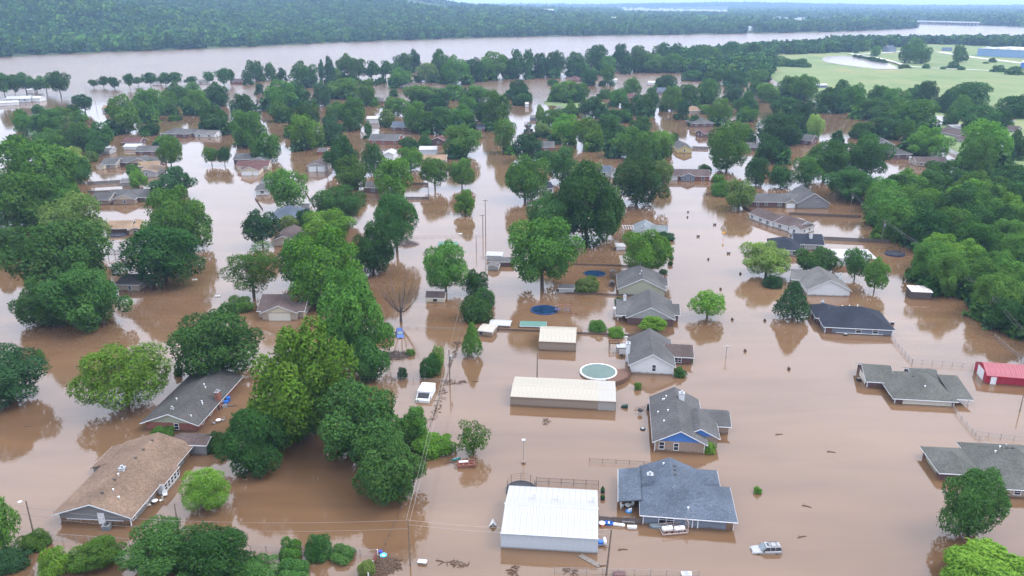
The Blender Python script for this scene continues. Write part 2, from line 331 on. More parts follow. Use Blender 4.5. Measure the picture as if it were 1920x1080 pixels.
# ------------------------------------------------------------------ trees
def leaves(name, c, nrm, size, var, rng, asp=.72, droop=0.0):
    n = len(c)
    a = rng.normal(size=(n, 3)); a[:, 2] -= droop
    t = a - nrm * (a * nrm).sum(1, keepdims=True); t /= np.linalg.norm(t, axis=1, keepdims=True) + 1e-9
    b = np.cross(nrm, t); s = size[:, None]
    fold = nrm * s * .28
    L_ = 1 + 2.2 * droop
    v = np.stack([c + t * s * L_ - fold * .3, c + b * s * asp - fold, c - t * s * L_ * .9 - fold * .2, c - b * s * asp + fold * .4], 1).reshape(-1, 3)
    return v, np.arange(4 * n).reshape(-1, 4), var
def crown_mesh(name, kind, seed, n, size):
    rng = np.random.default_rng(seed)
    nl = dict(R=44, T=40, B=28, C=34, W=30, L=28, S=36)[kind]
    i = np.arange(nl) + .5; ph = i * 2.39996 + rng.uniform(0, 6.28)
    z = 1 - 2 * i / nl + rng.normal(0, .06, nl)
    z = np.clip(z, -1, 1); rr = np.sqrt(1 - z * z)
    D = np.stack([rr * np.cos(ph), rr * np.sin(ph), z], 1) + rng.normal(0, .12, (nl, 3))
    dist = rng.uniform(.50, .86, nl); rad = rng.uniform(.19, .40, nl)
    if kind == 'L': dist = rng.uniform(.35, .85, nl); rad = rng.uniform(.16, .30, nl)
    if kind == 'S': rad = rng.uniform(.2, .32, nl); dist = rng.uniform(.66, .74, nl)
    C = D * dist[:, None]
    if kind == 'R': C[:, :2] += rng.normal(0, .17, (nl, 2)); C[:, 2] = np.where(C[:, 2] < -.35, -.35 + (C[:, 2] + .35) * .75, C[:, 2])
    if kind == 'T': C[:, :2] *= (1.05 - .35 * np.clip(C[:, 2:3], -1, 1)); C[:, :2] += rng.normal(0, .12, (nl, 2))
    if kind in 'BS': C[:, 2] = np.where(C[:, 2] < 0, C[:, 2] * .35, C[:, 2])
    if kind == 'C':
        zc = np.linspace(-.8, .92, nl); C = np.stack([np.cos(ph) * (.95 - zc) * .33, np.sin(ph) * (.95 - zc) * .33, zc], 1); rad = .16 + .2 * (1 - zc) / 1.8 + rng.uniform(0, .06, nl)
    w = rad ** 2; w /= w.sum()
    m = int(n * 1.9); li = rng.choice(nl, m, p=w)
    d = rng.normal(size=(m, 3)); d /= np.linalg.norm(d, axis=1, keepdims=True)
    d[:, 2] = np.where(rng.random(m) < .35, np.abs(d[:, 2]), d[:, 2]); d /= np.linalg.norm(d, axis=1, keepdims=True)
    bump = 1 + .20 * np.sin(d[:, 0] * 9 + li) * np.sin(d[:, 1] * 10 + 2 * li + d[:, 2] * 6) + .1 * np.sin(d[:, 2] * 17 + li * 3) * np.sin(d[:, 0] * 19 + li) + rng.normal(0, .06, m)
    p = C[li] + d * (rad[li] * bump)[:, None]
    dd = np.linalg.norm(p[:, None] - C[None], axis=2) / rad[None]; dd[np.arange(m), li] = 9
    keep = (dd.min(1) > .80) | (rng.random(m) < .10)
    p, d, li = p[keep][:n], d[keep][:n], li[keep][:n]
    out = p / (np.linalg.norm(p, axis=1, keepdims=True) + 1e-6)
    nn = d * .75 + out * .25 + np.array([0, 0, .35]) + rng.normal(0, .62, p.shape); nn /= np.linalg.norm(nn, axis=1, keepdims=True)
    if kind == 'W': p[:, 2] -= .25 * rng.random(len(p)) * np.linalg.norm(p[:, :2], axis=1)
    lo, hi = np.percentile(p, .7, axis=0), np.percentile(p, 99.3, axis=0)
    p = (p - (lo + hi) / 2) / ((hi - lo) / 2)
    lobe_v = rng.uniform(-.22, .22, nl)
    var = np.clip(.42 + lobe_v[li] + rng.normal(0, .2, len(p)), 0, 1)
    v, f, var = leaves(name, p, nn, size * rng.uniform(.65, 1.35, len(p)), var, rng, droop=.9 if kind == 'W' else 0)
    me = bpy.data.meshes.new(name); np_mesh(me, v, f)
    at = me.attributes.new('leafvar', 'FLOAT', 'FACE'); at.data.foreach_set('value', var.astype(np.float32))
    me.materials.append(LEAF[0]); return me
def trunk_mesh(name, seed, thick=.05):
    rg_ = random.Random(seed); mb = MB()
    lean = (rg_.uniform(-.08, .08), rg_.uniform(-.08, .08))
    top = (lean[0], lean[1], .62)
    mb.tube((0, 0, -.35), (lean[0] * .4, lean[1] * .4, .15), thick * 1.25, thick, 7); mb.tube((lean[0] * .4, lean[1] * .4, .15), top, thick, thick * .75, 7)
    for k in range(6):
        a = k * 1.05 + rg_.uniform(-.4, .4); r_ = rg_.uniform(.35, .62); zz = rg_.uniform(.95, 1.3)
        mid = (lean[0] + math.cos(a) * r_ * .5, lean[1] + math.sin(a) * r_ * .5, .62 + (zz - .62) * .6)
        mb.tube(top, mid, thick * .5, thick * .32, 5); mb.tube(mid, (math.cos(a) * r_, math.sin(a) * r_, zz), thick * .32, thick * .12, 5)
    me = bpy.data.meshes.new(name); me.from_pydata([tuple(p) for p in mb.v], [], mb.f); me.materials.append(bark); return me
CROWN = {}
NV = dict(R=(6, 6, 5), T=(2, 2, 2), B=(2, 2, 2), C=(1, 1, 1), W=(1, 1, 1), L=(2, 2, 1), S=(1, 1, 1))
LOD = ((26000, .030), (9500, .047), (2600, .085))
for k_, cnt in NV.items():
    for l in range(3):
        CROWN[k_, l] = [crown_mesh('leaf_crown', k_, 100 * ord(k_) + 10 * l + s, int(LOD[l][0] * (.5 if k_ in 'L' else .8 if k_ in 'C' else 1)), LOD[l][1] * (.85 if k_ in 'LS' else 1)) for s in range(cnt[l])]
TRUNK = [trunk_mesh('trunk', s, .055) for s in range(5)]
PLACED = []
tree_rng = random.Random(5)
n_tree = 0
def place_tree(X, Y, zc, r, a, kind, colr, label, group, cat=None, lod=None, rz=None):
    global n_tree
    if lod is None:
        px = 2 * r / max(1, math.hypot(Y, CAM_H - zc)) * 1500
        lod = 0 if px > 74 else 1 if px > 30 else 2
    vs_ = CROWN[kind, lod]; me = vs_[tree_rng.randrange(len(vs_))]
    small = r < 2.2
    nm = dict(R='tree', T='tree', C='evergreen_tree', B='bush', W='willow_tree', L='tree', S='tree')[kind]
    cat = cat or dict(R='tree', T='tree', C='tree', B='bush', W='tree', L='tree', S='tree')[kind]
    t_ = root(nm, label, cat, (X, Y, 0), 0, group)
    o = bpy.data.objects.new('crown', me); col.objects.link(o); o.parent = t_
    o.location = (0, 0, zc); o.scale = (r, r * tree_rng.uniform(.9, 1.08), a); o.rotation_euler = (0, 0, tree_rng.uniform(0, 6.28) if rz is None else rz)
    o.material_slots[0].link = 'OBJECT'; o.material_slots[0].material = LEAF[colr]
    q = bpy.data.objects.new('trunk', TRUNK[tree_rng.randrange(5)]); col.objects.link(q); q.parent = t_
    q.scale = (r, r, max(zc, .5)); q.rotation_euler = (0, 0, tree_rng.uniform(0, 6.28))
    n_tree += 1; PLACED.append((X, Y, r, group)); return t_
CLEAR = dict(R=.07, T=.10, B=-.35, C=.05, W=.05, L=.35, S=.30)
def fit_tree(xc, y0, y1, wd, kind, c=None):
    """crown centre and half sizes from how the crown stands against the water behind it"""
    ym = (y0 + y1) / 2; zc = 6.0; c = CLEAR[kind] if c is None else c
    for _ in range(6):
        p = P(xc, ym, zc); dz = depth_of(p); m_ = dz / 1500
        r = wd / 2 * m_; S = (y1 - y0) / 2 * m_
        dl = math.atan2(CAM_H - zc, p.y); s2 = S * S - (r * math.sin(dl)) ** 2
        a = math.sqrt(max(s2, (.45 * r * math.cos(dl)) ** 2)) / math.cos(dl)
        a = min(a, 2.6 * r); zc = a * (1 + c)
    k = .85 if kind == 'S' else .94
    return p.x, p.y, zc, r * k, a * k
def tree_list(txt, group):
    for ln in txt.strip().splitlines():
        if not ln.strip(): continue
        head, lab = ln.split('|'); h = head.split()
        xc, y0, y1, wd = map(float, h[:4]); c = float(h[6]) if len(h) > 6 else None
        X, Y, zc, r, a = fit_tree(xc, y0, y1, wd, h[4], c)
        place_tree(X, Y, zc, r, a, h[4], int(h[5]), lab.strip(), group)
ORD = 'first second third fourth fifth sixth seventh eighth ninth tenth eleventh twelfth thirteenth fourteenth fifteenth sixteenth seventeenth eighteenth nineteenth twentieth'.split()
def ordinal(i):
    if i < 20: return ORD[i]
    tens = {2: 'twenty', 3: 'thirty', 4: 'forty'}[(i + 1) // 10]
    return tens + '-' + ORD[(i + 1) % 10 - 1] if (i + 1) % 10 else {2: 'twentieth', 3: 'thirtieth', 4: 'fortieth'}[(i + 1) // 10]
CW = ['mid green', 'dark green', 'bright green', 'dark bluish', 'lime green', 'olive green']
def tree_row(txt, where, group):
    rows = []
    for part in txt.replace('\n', ';').split(';'):
        h = part.split()
        if len(h) >= 6: rows.append(h)
    rows.sort(key=lambda h: float(h[0]))
    for i, h in enumerate(rows):
        xc, y0, y1, wd = map(float, h[:4]); c = float(h[6]) if len(h) > 6 else None
        X, Y, zc, r, a = fit_tree(xc, y0, y1, wd, h[4], c)
        place_tree(X, Y, zc, r, a, h[4], int(h[5]), f'{CW[int(h[5])]} tree, {ordinal(i)} from left {where}', group)

# xc  top  bottom  width  kind  colour [trunk share] | label
tree_list('''
12 648 758 140 R 3 | dark bluish tree cut by the left edge, left of the bright round tree
226 632 762 180 S 2 .22 | bright green round tree alone in water beside the charcoal roofed brick house
74 653 674 18 C 0 | tiny sapling poking from the water left of the bright round tree
112 412 560 170 R 1 | tall dark tree above the ragged lower limbs at left, over the open brown water
165 492 612 150 R 1 | dark tree with low limbs spreading over water left of the trampoline yard
80 520 612 100 R 1 | dark low crown at the left foot of the big dark clump
138 362 480 120 R 5 | olive green airy tree behind the big dark clump at left
70 258 392 150 R 0 | large soft green tree behind the olive tree at the left edge
42 318 428 150 R 0 | mid green tree overlapping the left edge beside the olive tree
8 420 484 80 R 1 | dark tree at the left edge over open brown water
132 274 325 58 R 4 | yellow green tree behind the utility pole left of the grey L shaped house
146 290 342 48 R 1 | small dark tree beside the pole and yellow green tree
110 335 420 100 R 0 | mid green tree between the long fence and the left clump
171 282 307 26 B 5 | small brownish bush right of the yellow green tree
332 350 470 120 R 0 | bright crowned tree rising behind the dark tree beside the trampoline
305 418 522 156 R 1 .3 | broad dark tree shading the yard with the blue trampoline
325 312 368 76 R 3 | round dark tree right of the buff roofed house
258 318 354 34 R 2 | small light tree in front of the buff roofed house
317 255 306 46 R 0 .8 | young tree on a bare trunk beside the grey L shaped house
248 307 332 28 R 0 | small green tree left of the buff roof
395 275 303 28 R 0 .5 | left of two small trees standing in the wide flooded street
419 276 304 26 R 1 .5 | right of two small trees standing in the wide flooded street
405 575 706 166 R 1 | dark feathery tree overhanging the charcoal roofed brick house
333 688 708 18 B 1 | small shrub at the left corner of the charcoal roofed brick house
556 602 826 192 R 2 | huge yellowish green tree in the middle left, largest crown in the flood
548 740 826 110 R 0 | lower skirt tree under the huge yellowish green tree
655 512 690 130 R 0 | tall bright tree right of the brown roofed house
690 628 716 78 R 1 | dark tree at the foot of the tall bright tree beside the brush pile
674 715 872 160 R 1 | big dark tree over the fence line, upper mass
728 820 942 132 R 1 .1 | dark crown hanging over the fence line, lower mass
772 762 832 68 R 0 | pale green tree right of the big dark tree on the fence line
480 758 880 122 R 1 | dark tree right of the tan roofed ranch house and brick house
408 810 852 52 B 1 | dark bush left of the dark tree between the two near houses
812 806 858 78 B 2 | bright bush on the fence line right of the big dark tree
886 788 855 66 L 0 .1 | straggly small tree beside the brown wooden raft
384 872 957 98 S 2 .06 | round bright tree standing right of the tan roofed ranch house
-2 930 1036 58 T 0 .1 | tree cut by the left edge below the leaning street lamp
16 1024 1078 74 B 3 | blue green bush in the bottom left corner
63 992 1036 56 B 0 | bush at the foot of the leaning street lamp
102 1022 1082 58 B 2 | yellow green bush along the bottom fence
178 998 1072 100 R 0 .05 | green tree in front of the tan house gable
300 975 1085 140 R 1 .05 | dark tree left half of the big pair along the bottom edge
405 978 1090 136 R 1 .05 | dark tree right half of the big pair along the bottom edge
478 1042 1095 80 R 1 .05 | low dark tree trailing right of the big pair at the bottom
545 1006 1052 46 B 0 | green bush on the bottom chain link fence
550 1044 1090 70 B 1 | dark bush below the chain link fence at the bottom
597 997 1054 54 B 1 | taller of two adjoining dark bushes at the bottom fence
642 1018 1056 54 B 1 | lower of two adjoining dark bushes at the bottom fence
687 1048 1082 34 B 5 | bush against the red fence at the bottom
302 796 830 46 B 0 | small tree against the red brick gable wall
806 664 714 38 B 1 | dark evergreen at the front of the three clipped evergreens
820 648 690 28 B 4 | yellow green evergreen at the back of the three clipped evergreens
816 660 700 26 B 2 | bright evergreen in the middle of the three clipped evergreens
755 688 713 19 B 3 | small dark bush on the chain link fence left of the evergreens
893 554 610 60 B 1 | dark bushy evergreen, front one of three above the tan shed
906 536 584 44 B 1 | dark evergreen, middle one of three above the tan shed
892 504 550 48 R 1 | dark evergreen, back one of three above the tan shed
884 603 666 38 C 0 | narrow green conifer left of the small tan shed
718 606 638 38 B 1 | round dark bush near the blue car
1328 540 593 80 S 2 .3 | bright umbrella shaped tree alone in the flooded street
1490 526 598 64 C 3 | dark oval evergreen standing in water left of the navy roofed house
1830 876 1006 116 T 1 .1 | dark green tree in front of the grey roofed house at right edge
1856 1024 1120 150 W 2 .1 | drooping willow cut by the bottom right corner
1421 912 927 16 B 2 | tiny bush alone in the brown water above the stranded car
1223 588 624 60 R 2 .3 | spreading tree in front of the grey gabled house with brick walls
1120 597 624 36 B 0 | frond like bush on the long wooden fence
1155 610 635 33 B 2 | round bright bush on the long wooden fence
1292 667 681 16 B 1 | round clipped bush at the garage wing of the white gabled house
1275 688 710 24 B 1 | dark bush at the corner of the white gabled house
1196 716 732 14 B 2 | small weed clump beside the oval pool deck
1330 828 853 24 B 2 | bright leaning shrub at the corner of the blue gabled house
1316 893 900 12 B 1 | small bush behind the blue grey house
1439 452 514 90 R 4 .2 | pale lime tree beside the light grey roofed house
1449 513 542 42 B 3 | dark bush below the pale lime tree
1530 460 510 78 R 1 | dark round tree between navy roof and light grey roof
1607 466 518 44 R 1 .3 | dark upright tree in front of the white carport roof
1645 481 540 44 R 0 .3 | upright tree right of the white carport
470 455 552 108 L 0 .2 | loose pale tree standing in water left of the big green clump
450 552 588 50 B 0 | low tree at left of the brown roofed house
489 392 452 70 R 3 .4 | round dark bluish tree beside the blue grey roof
537 317 388 70 R 0 .2 | tree with two lobes beside the small grey two storey house
540 402 435 44 B 5 | light bush in front of the blue grey roof
576 392 424 40 R 1 | dark tree right of the blue grey roof
635 348 418 92 R 1 | dark tree above the large bright clump in the middle left
612 392 462 100 R 2 | bright tree top at the back of the large middle left clump
606 430 570 150 R 2 | large bright tree in the middle of the clump left of the flooded yards
560 440 530 76 R 1 | dark tree between the brown roof and the large bright tree
640 510 560 96 R 0 | green tree filling the front of the large middle left clump
698 417 512 82 R 1 | dark tree at the right end of the large middle left clump
741 360 452 92 R 1 .5 | forked trunk tree leaning over the brush pile in open water
835 453 542 90 R 0 .3 | green tree standing alone in the middle of flooded yards
873 354 402 40 T 2 .05 | bright young tree standing alone in the flooded street
815 295 345 54 R 0 .4 | left of two matching round trees beside the street
866 297 346 48 R 0 .3 | right of two matching round trees beside the street
738 295 368 76 R 2 | bright tree left of the fenced vegetable plot
660 292 352 72 R 0 | tree right of the double garage with two white doors
640 255 322 66 R 1 | dark tree behind the double garage
700 268 326 46 R 1 | dark tree left of the white gabled shed
768 276 318 54 R 2 | bright tree in front of the long white shed
985 290 372 92 R 0 .12 | broad round tree at the left of the central clump
1055 275 340 62 R 1 | tree behind the largest crown in the central clump
1104 305 452 132 R 1 | largest dark tree in the central clump beside the flooded street
1140 350 446 60 R 0 | right flank of the largest tree in the central clump
1095 300 350 74 R 5 | pale willowy crown on top of the central clump
1038 362 450 104 R 1 | dark tree in the middle of the central clump
1018 407 532 132 R 0 .2 | bright front tree of the central clump over brown water
1195 290 382 102 R 1 .1 | broad dark tree with low crown left of the open flooded street
1214 430 510 90 R 2 .2 | tree behind the grey gabled house with the wooden play tower
1250 434 452 34 B 3 | dark low shrub right of the pale blue grey roof
1259 477 488 10 B 1 | clipped dark bush, back one of two by the street right of the garden tree
1257 489 499 10 B 1 | clipped dark bush, front one of two by the street right of the garden tree
1244 504 515 16 B 1 | small bush behind the grey gabled roof with chimney pipe
1100 517 553 52 B 5 | olive bush beside the black trampoline
1244 300 345 46 R 5 | pale airy tree right of the broad dark tree
992 250 302 58 R 3 | dark tree left of the grey roofed brick house in the centre
1018 282 310 36 R 1 | dark small tree below the grey roofed brick house in the centre
1387 337 388 60 R 5 .2 | olive round tree at the end of the grey long house
1352 338 372 40 B 0 | pale bush left of the olive round tree
1348 326 345 28 B 2 | bright round bush right of the long brick house
1322 308 324 26 B 0 | small tree behind the long brick house
1365 228 318 82 R 0 | big tree right of the dark roofed yellow house
1420 295 346 48 R 1 | dark tree behind the long grey house
1466 310 350 50 R 1 | left one of two small trees behind the grey house
1514 293 348 48 T 0 | right one of two small trees behind the grey house
1550 262 332 84 R 1 .2 | dark tree above the big grey house at right
1628 250 330 92 R 1 | dark pair crown tree left of the fenced pond at right
1602 313 372 116 R 1 .1 | broad dark tree behind the white utility pole
1700 315 376 74 R 0 | bright round tree at the upper edge of the dense wood
1765 300 362 84 R 1 | dark tree at the upper edge of the dense wood
1820 320 370 80 R 3 | bluish dark tree at the upper edge of the dense wood
''', 'trees standing in the flood')

tree_row('''5 136 172 32 R 1 .9;24 140 172 22 R 1 .9;45 136 166 42 R 1 .9;84 142 166 30 R 0 .9;110 134 170 38 R 1 .6;68 150 168 16 R 1 .6
175 149 161 20 R 1 .8;193 143 160 20 R 1 .6;213 144 163 24 R 1 .4;241 138 160 20 R 1 .8;258 144 157 18 R 1 .8;281 136 156 30 R 1 .9;298 146 157 16 R 1 .4;309 136 157 22 R 1 .4;328 135 155 26 R 1 .6
358 143 156 24 R 1 .6;391 134 152 20 R 1 1.2;418 128 156 26 R 1 .6;433 130 152 14 R 0 .8''', 'in the row on the drowned river bank', 'trees along the drowned river bank')
tree_row('''463 132 157 18 R 1;478 113 150 30 R 1;506 118 148 20 R 1;527 127 150 20 R 1;571 115 160 52 R 1;603 112 152 15 T 3 .1;617 105 150 20 T 3 .4;628 127 152 30 R 0;650 101 138 40 R 0 .7;672 110 142 34 R 1 .9;697 114 144 30 R 1 .9;723 114 142 32 R 1 .9;742 118 140 20 R 1 .9
756 100 135 34 R 1;777 93 132 24 T 3;752 128 162 42 R 0;800 118 152 46 R 5;828 93 145 46 R 1;855 105 155 56 R 0;885 110 150 44 R 1;920 97 146 60 R 0;948 105 145 30 R 1;968 93 145 32 R 1;989 93 145 24 R 1;1015 100 143 34 R 1;1038 96 142 44 R 1;1025 124 144 16 R 0
1078 98 140 48 R 1;1092 116 142 32 R 0;1118 85 135 42 R 1;1140 105 138 34 R 0;1163 83 130 34 R 1;1180 105 136 30 R 1;1200 86 132 42 R 0;1201 109 133 20 R 0;1240 80 118 28 R 1;1266 82 120 32 R 1;1225 100 134 44 R 0;1262 100 134 46 R 0;1300 86 124 26 R 1;1330 86 122 44 R 0;1368 78 116 34 R 1;1398 84 112 24 R 1;1415 80 114 30 R 1''', 'in the line along the near river shore', 'trees along the near river shore')
tree_row('''330 154 196 42 R 1;360 153 184 30 R 0;370 168 212 46 R 0;405 154 196 48 R 1;235 178 246 60 R 0;278 166 224 62 R 0;310 170 212 40 R 0;404 196 248 60 R 1;282 230 252 38 R 1;326 214 228 24 B 1;456 176 222 50 R 1;466 208 272 64 R 0;310 254 276 44 R 0
520 150 204 66 R 0;549 154 196 60 R 1;486 156 176 15 R 3;602 155 196 36 R 3;646 147 182 60 R 0;686 150 196 36 R 0;500 248 300 56 R 0;570 194 254 58 R 1;523 186 226 46 R 0;572 214 276 66 R 2;620 218 268 44 R 3;660 182 242 48 R 0;690 226 258 16 T 1;632 190 222 42 R 0;448 205 235 30 R 0''', 'among trees behind both left streets', 'trees among the left houses')
tree_row('''738 166 180 15 R 1;745 182 214 48 R 0;788 160 190 64 R 0;820 176 206 42 R 1;724 204 236 32 R 5;780 190 246 50 R 0;818 200 248 54 R 1;852 158 184 46 R 0;862 196 240 58 R 0;880 180 214 40 R 0;896 160 188 48 R 0;930 170 240 50 R 0;908 190 226 36 R 1;946 222 276 42 R 0 .4;864 234 290 72 R 0;765 256 276 36 R 1;797 248 272 24 C 1;896 244 262 18 B 4;830 165 182 30 R 1''', 'among houses left of the middle channel', 'trees among the middle houses')
tree_row('''975 150 184 44 R 1;982 175 196 34 R 1;1060 152 190 56 R 0;1036 148 162 20 B 1;1090 155 190 28 R 0;1133 167 188 28 B 1;1105 130 156 32 R 1 .3;1140 126 156 26 R 0 .3;1112 182 218 54 R 1;1160 166 198 34 R 0;1185 146 180 34 R 0;1218 164 214 44 R 1;1250 140 168 42 R 1;1178 190 214 30 R 1;1012 196 232 20 T 4;1070 188 214 28 C 0;1036 204 236 46 R 0;1060 214 266 56 R 2;1018 230 256 34 R 5;990 228 244 14 L 3;1105 220 276 64 R 2;1142 214 262 60 R 1;1180 238 292 74 R 0;1214 246 300 48 R 0;1240 244 292 48 R 2;1160 205 228 50 R 1;1200 218 256 44 R 1;1266 248 268 14 R 0;1195 176 200 24 R 3''', 'in the block behind the central clump', 'trees of the wooded central block')
tree_row('''1260 162 206 40 R 0;1290 158 196 48 R 0;1280 186 222 26 R 3;1302 215 240 22 B 1;1330 148 192 42 R 0;1350 184 232 48 R 0;1375 158 190 36 R 3;1398 172 214 44 R 1;1420 146 180 34 R 1;1440 156 190 44 R 0;1404 200 226 40 R 0;1468 182 214 56 R 1;1462 212 268 82 R 1;1484 142 182 50 R 0;1420 130 152 40 R 0;1380 132 160 44 R 1;1340 130 156 44 R 0;1300 132 150 36 R 1;1320 196 216 28 B 0;1450 258 302 60 R 1;1395 232 262 40 R 0''', 'in the block right of the side road', 'trees right of the flooded side road')
tree_row('''1508 188 246 52 R 3;1530 214 254 34 R 4 .2;1555 164 208 54 R 1;1510 140 186 54 R 0;1572 244 278 30 R 1;1600 158 206 44 R 0;1640 184 222 64 R 1;1618 228 258 40 R 0;1660 210 256 56 R 1;1630 250 274 38 R 1;1580 150 190 30 R 1;1690 190 240 46 R 0;1716 186 244 74 R 0;1700 222 262 36 R 0;1680 166 206 50 R 0;1740 152 192 38 R 1;1775 170 212 34 R 3;1741 238 292 82 R 2;1815 154 200 72 R 1;1805 178 224 40 R 0;1838 198 246 74 R 1;1880 202 242 36 R 1;1900 178 222 60 R 1;1850 226 310 80 R 2;1838 256 330 58 R 0;1908 244 300 40 R 1;1890 272 310 28 R 3;1720 158 190 40 R 1;1650 160 196 44 R 0;1785 200 236 30 R 0''', 'in the belt below the grass field', 'trees below the grass field')
tree_row('''1700 82 116 30 R 0 .2;1730 84 118 34 R 0 .2;1718 70 108 32 R 0;1800 84 118 30 R 0 .1;1642 86 106 20 R 0;1605 84 100 14 R 1;1736 120 133 14 B 1;1787 115 134 22 B 1;1848 116 123 12 B 1;1862 108 118 16 R 0 .3;1872 122 141 30 B 1;1902 124 147 30 B 1;1697 120 132 24 B 5;1495 110 130 40 B 1;1465 106 129 46 B 0;1510 118 130 24 B 1''', 'scattered over the far grass field', 'trees on the grass field')

tree_row('''157 177 205 34 R 3 .5;140 180 196 14 B 1;36 204 240 30 R 0;48 214 252 40 R 0;72 196 214 24 R 1;88 204 250 56 R 0;118 200 236 44 R 0;135 196 226 30 R 1;150 206 232 30 R 0;112 218 246 54 R 5;70 216 250 34 R 0;84 240 276 52 R 0;120 244 284 56 R 0;155 238 282 52 R 1;186 228 280 54 R 1;148 228 262 40 R 0;176 262 292 42 R 1;30 252 300 64 R 1;205 198 216 16 B 0;214 186 200 16 R 1;280 300 316 18 B 0''', 'in the flooded thicket at far left', 'thicket trees at far left')

# the dense wood at right: trees no one could tell apart share one label
def in_poly(x, y, poly):
    c = False; n = len(poly)
    for i in range(n):
        (x0, y0), (x1, y1) = poly[i], poly[(i + 1) % n]
        if (y0 > y) != (y1 > y) and x < (x1 - x0) * (y - y0) / (y1 - y0) + x0: c = not c
    return c
def scatter(poly, dmin, n, seed, holes=()):
    rr = random.Random(seed); xs = [p[0] for p in poly]; ys_ = [p[1] for p in poly]; out = []
    for _ in range(n * 60):
        x, y = rr.uniform(min(xs), max(xs)), rr.uniform(min(ys_), max(ys_))
        if in_poly(x, y, poly) and not any(in_poly(x, y, h) for h in holes) and all((x - a) ** 2 + (y - b_) ** 2 > dmin * dmin for a, b_ in out): out.append((x, y))
        if len(out) >= n: break
    return out
WOOD = [tuple(p) for p in poly_world([(1640, 405), (1618, 390), (1700, 368), (1800, 372), (1925, 350), (2010, 350), (2010, 700), (1925, 668), (1868, 622), (1806, 604), (1775, 560), (1722, 508), (1706, 478), (1664, 448)])]
GAP = [[tuple(p) for p in poly_world([(1735, 372), (1790, 372), (1790, 396), (1735, 396)])]]
rr = random.Random(77)
for x, y in scatter(WOOD, 8.2, 74, 3, GAP):
    r = rr.uniform(4.4, 7.2); a = r * rr.uniform(.78, 1.0); kcol = rr.choice([0, 0, 1, 1, 2, 0, 1])
    place_tree(x, y, a * 1.15, r, a, 'R', kcol, 'broad green tree in the dense flooded wood along the right edge', 'trees of the dense wood at right')

# far woods: one mass, instanced through geometry nodes
src = bpy.data.collections.new('far_wood_sources')
for k_ in range(4):
    me = crown_mesh('far_crown', 'R', 900 + k_, 260, .26); o = bpy.data.objects.new('far_crown', me); src.objects.link(o)
    o.material_slots[0].link = 'OBJECT'; o.material_slots[0].material = LEAF[[1, 3, 1, 0][k_]]
def gn_wood(name, pts, scl, label):
    me = bpy.data.meshes.new(name); me.from_pydata(pts, [], [])
    at = me.attributes.new('scl', 'FLOAT', 'POINT'); at.data.foreach_set('value', np.array(scl, np.float32))
    o = bpy.data.objects.new(name, me); col.objects.link(o); tag(o, label, kind='stuff')
    ng = bpy.data.node_groups.new(name, 'GeometryNodeTree')
    ng.interface.new_socket('Geometry', in_out='INPUT', socket_type='NodeSocketGeometry'); ng.interface.new_socket('Geometry', in_out='OUTPUT', socket_type='NodeSocketGeometry')
    N, L = ng.nodes, ng.links; gi, go = N.new('NodeGroupInput'), N.new('NodeGroupOutput')
    ci = N.new('GeometryNodeCollectionInfo'); ci.inputs['Collection'].default_value = src; ci.inputs['Separate Children'].default_value = True; ci.inputs['Reset Children'].default_value = True
    ip = N.new('GeometryNodeInstanceOnPoints'); ip.inputs['Pick Instance'].default_value = True
    rv = N.new('FunctionNodeRandomValue'); rv.data_type = 'FLOAT_VECTOR'; rv.inputs[0].default_value = (0, 0, 0); rv.inputs[1].default_value = (.15, .15, 6.28)
    na = N.new('GeometryNodeInputNamedAttribute'); na.data_type = 'FLOAT'; na.inputs['Name'].default_value = 'scl'
    L.new(gi.outputs[0], ip.inputs['Points']); L.new(ci.outputs[0], ip.inputs['Instance']); L.new(rv.outputs[0], ip.inputs['Rotation'])
    L.new(na.outputs[0], ip.inputs['Scale']); L.new(ip.outputs[0], go.inputs[0])
    md = o.modifiers.new('wood', 'NODES'); md.node_group = ng; return o
rng = np.random.default_rng(21)
def wood_points(x0, x1, y0, y1, sp, keep):
    gx, gy = np.meshgrid(np.arange(x0, x1, sp), np.arange(y0, y1, sp)); gx = gx.ravel() + rng.uniform(-.5, .5, gx.size) * sp; gy = gy.ravel() + rng.uniform(-.5, .5, gy.size) * sp
    ang = np.abs(gx) / (gy + 60); k_ = ang < .86; gx, gy = gx[k_], gy[k_]
    h, db, df, di = ground_h(gx, gy); k_ = keep(gx, gy, h, db, df, di)
    return gx[k_], gy[k_], h[k_]
clear_px = [(668, 39, 690, 46), (700, 41, 716, 46), (755, 35, 905, 42), (820, 42, 838, 48), (640, 63, 672, 70), (915, 42, 925, 48), (1014, 33, 1042, 39), (1132, 43, 1158, 49), (1395, 58, 1420, 63), (985, 44, 1000, 51), (1210, 34, 1240, 36), (1160, 18, 1370, 30), (1440, 36, 1560, 47), (350, 82, 395, 90)]
CLEARINGS = []
for a0, b0, a1, b1 in clear_px: CLEARINGS.append([tuple(p) for p in poly_world([(a0, b1 + 1), (a1, b1 + 1), (a1, b0), (a0, b0)])])
def not_clear(gx, gy):
    k_ = np.ones(gx.shape, bool)
    for c_ in CLEARINGS: k_ &= signed_dist(gx, gy, np.array(c_)) < 0
    return k_
A = wood_points(-2300, 3300, 900, 2700, 15, lambda x, y, h, db, df, di: (db > 3) & not_clear(x, y))
B_ = wood_points(-4600, 5200, 2700, 5200, 30, lambda x, y, h, db, df, di: (db > 3) & not_clear(x, y))
C_ = wood_points(-9000, 10500, 5200, 11500, 46, lambda x, y, h, db, df, di: (db > 5) & not_clear(x, y))
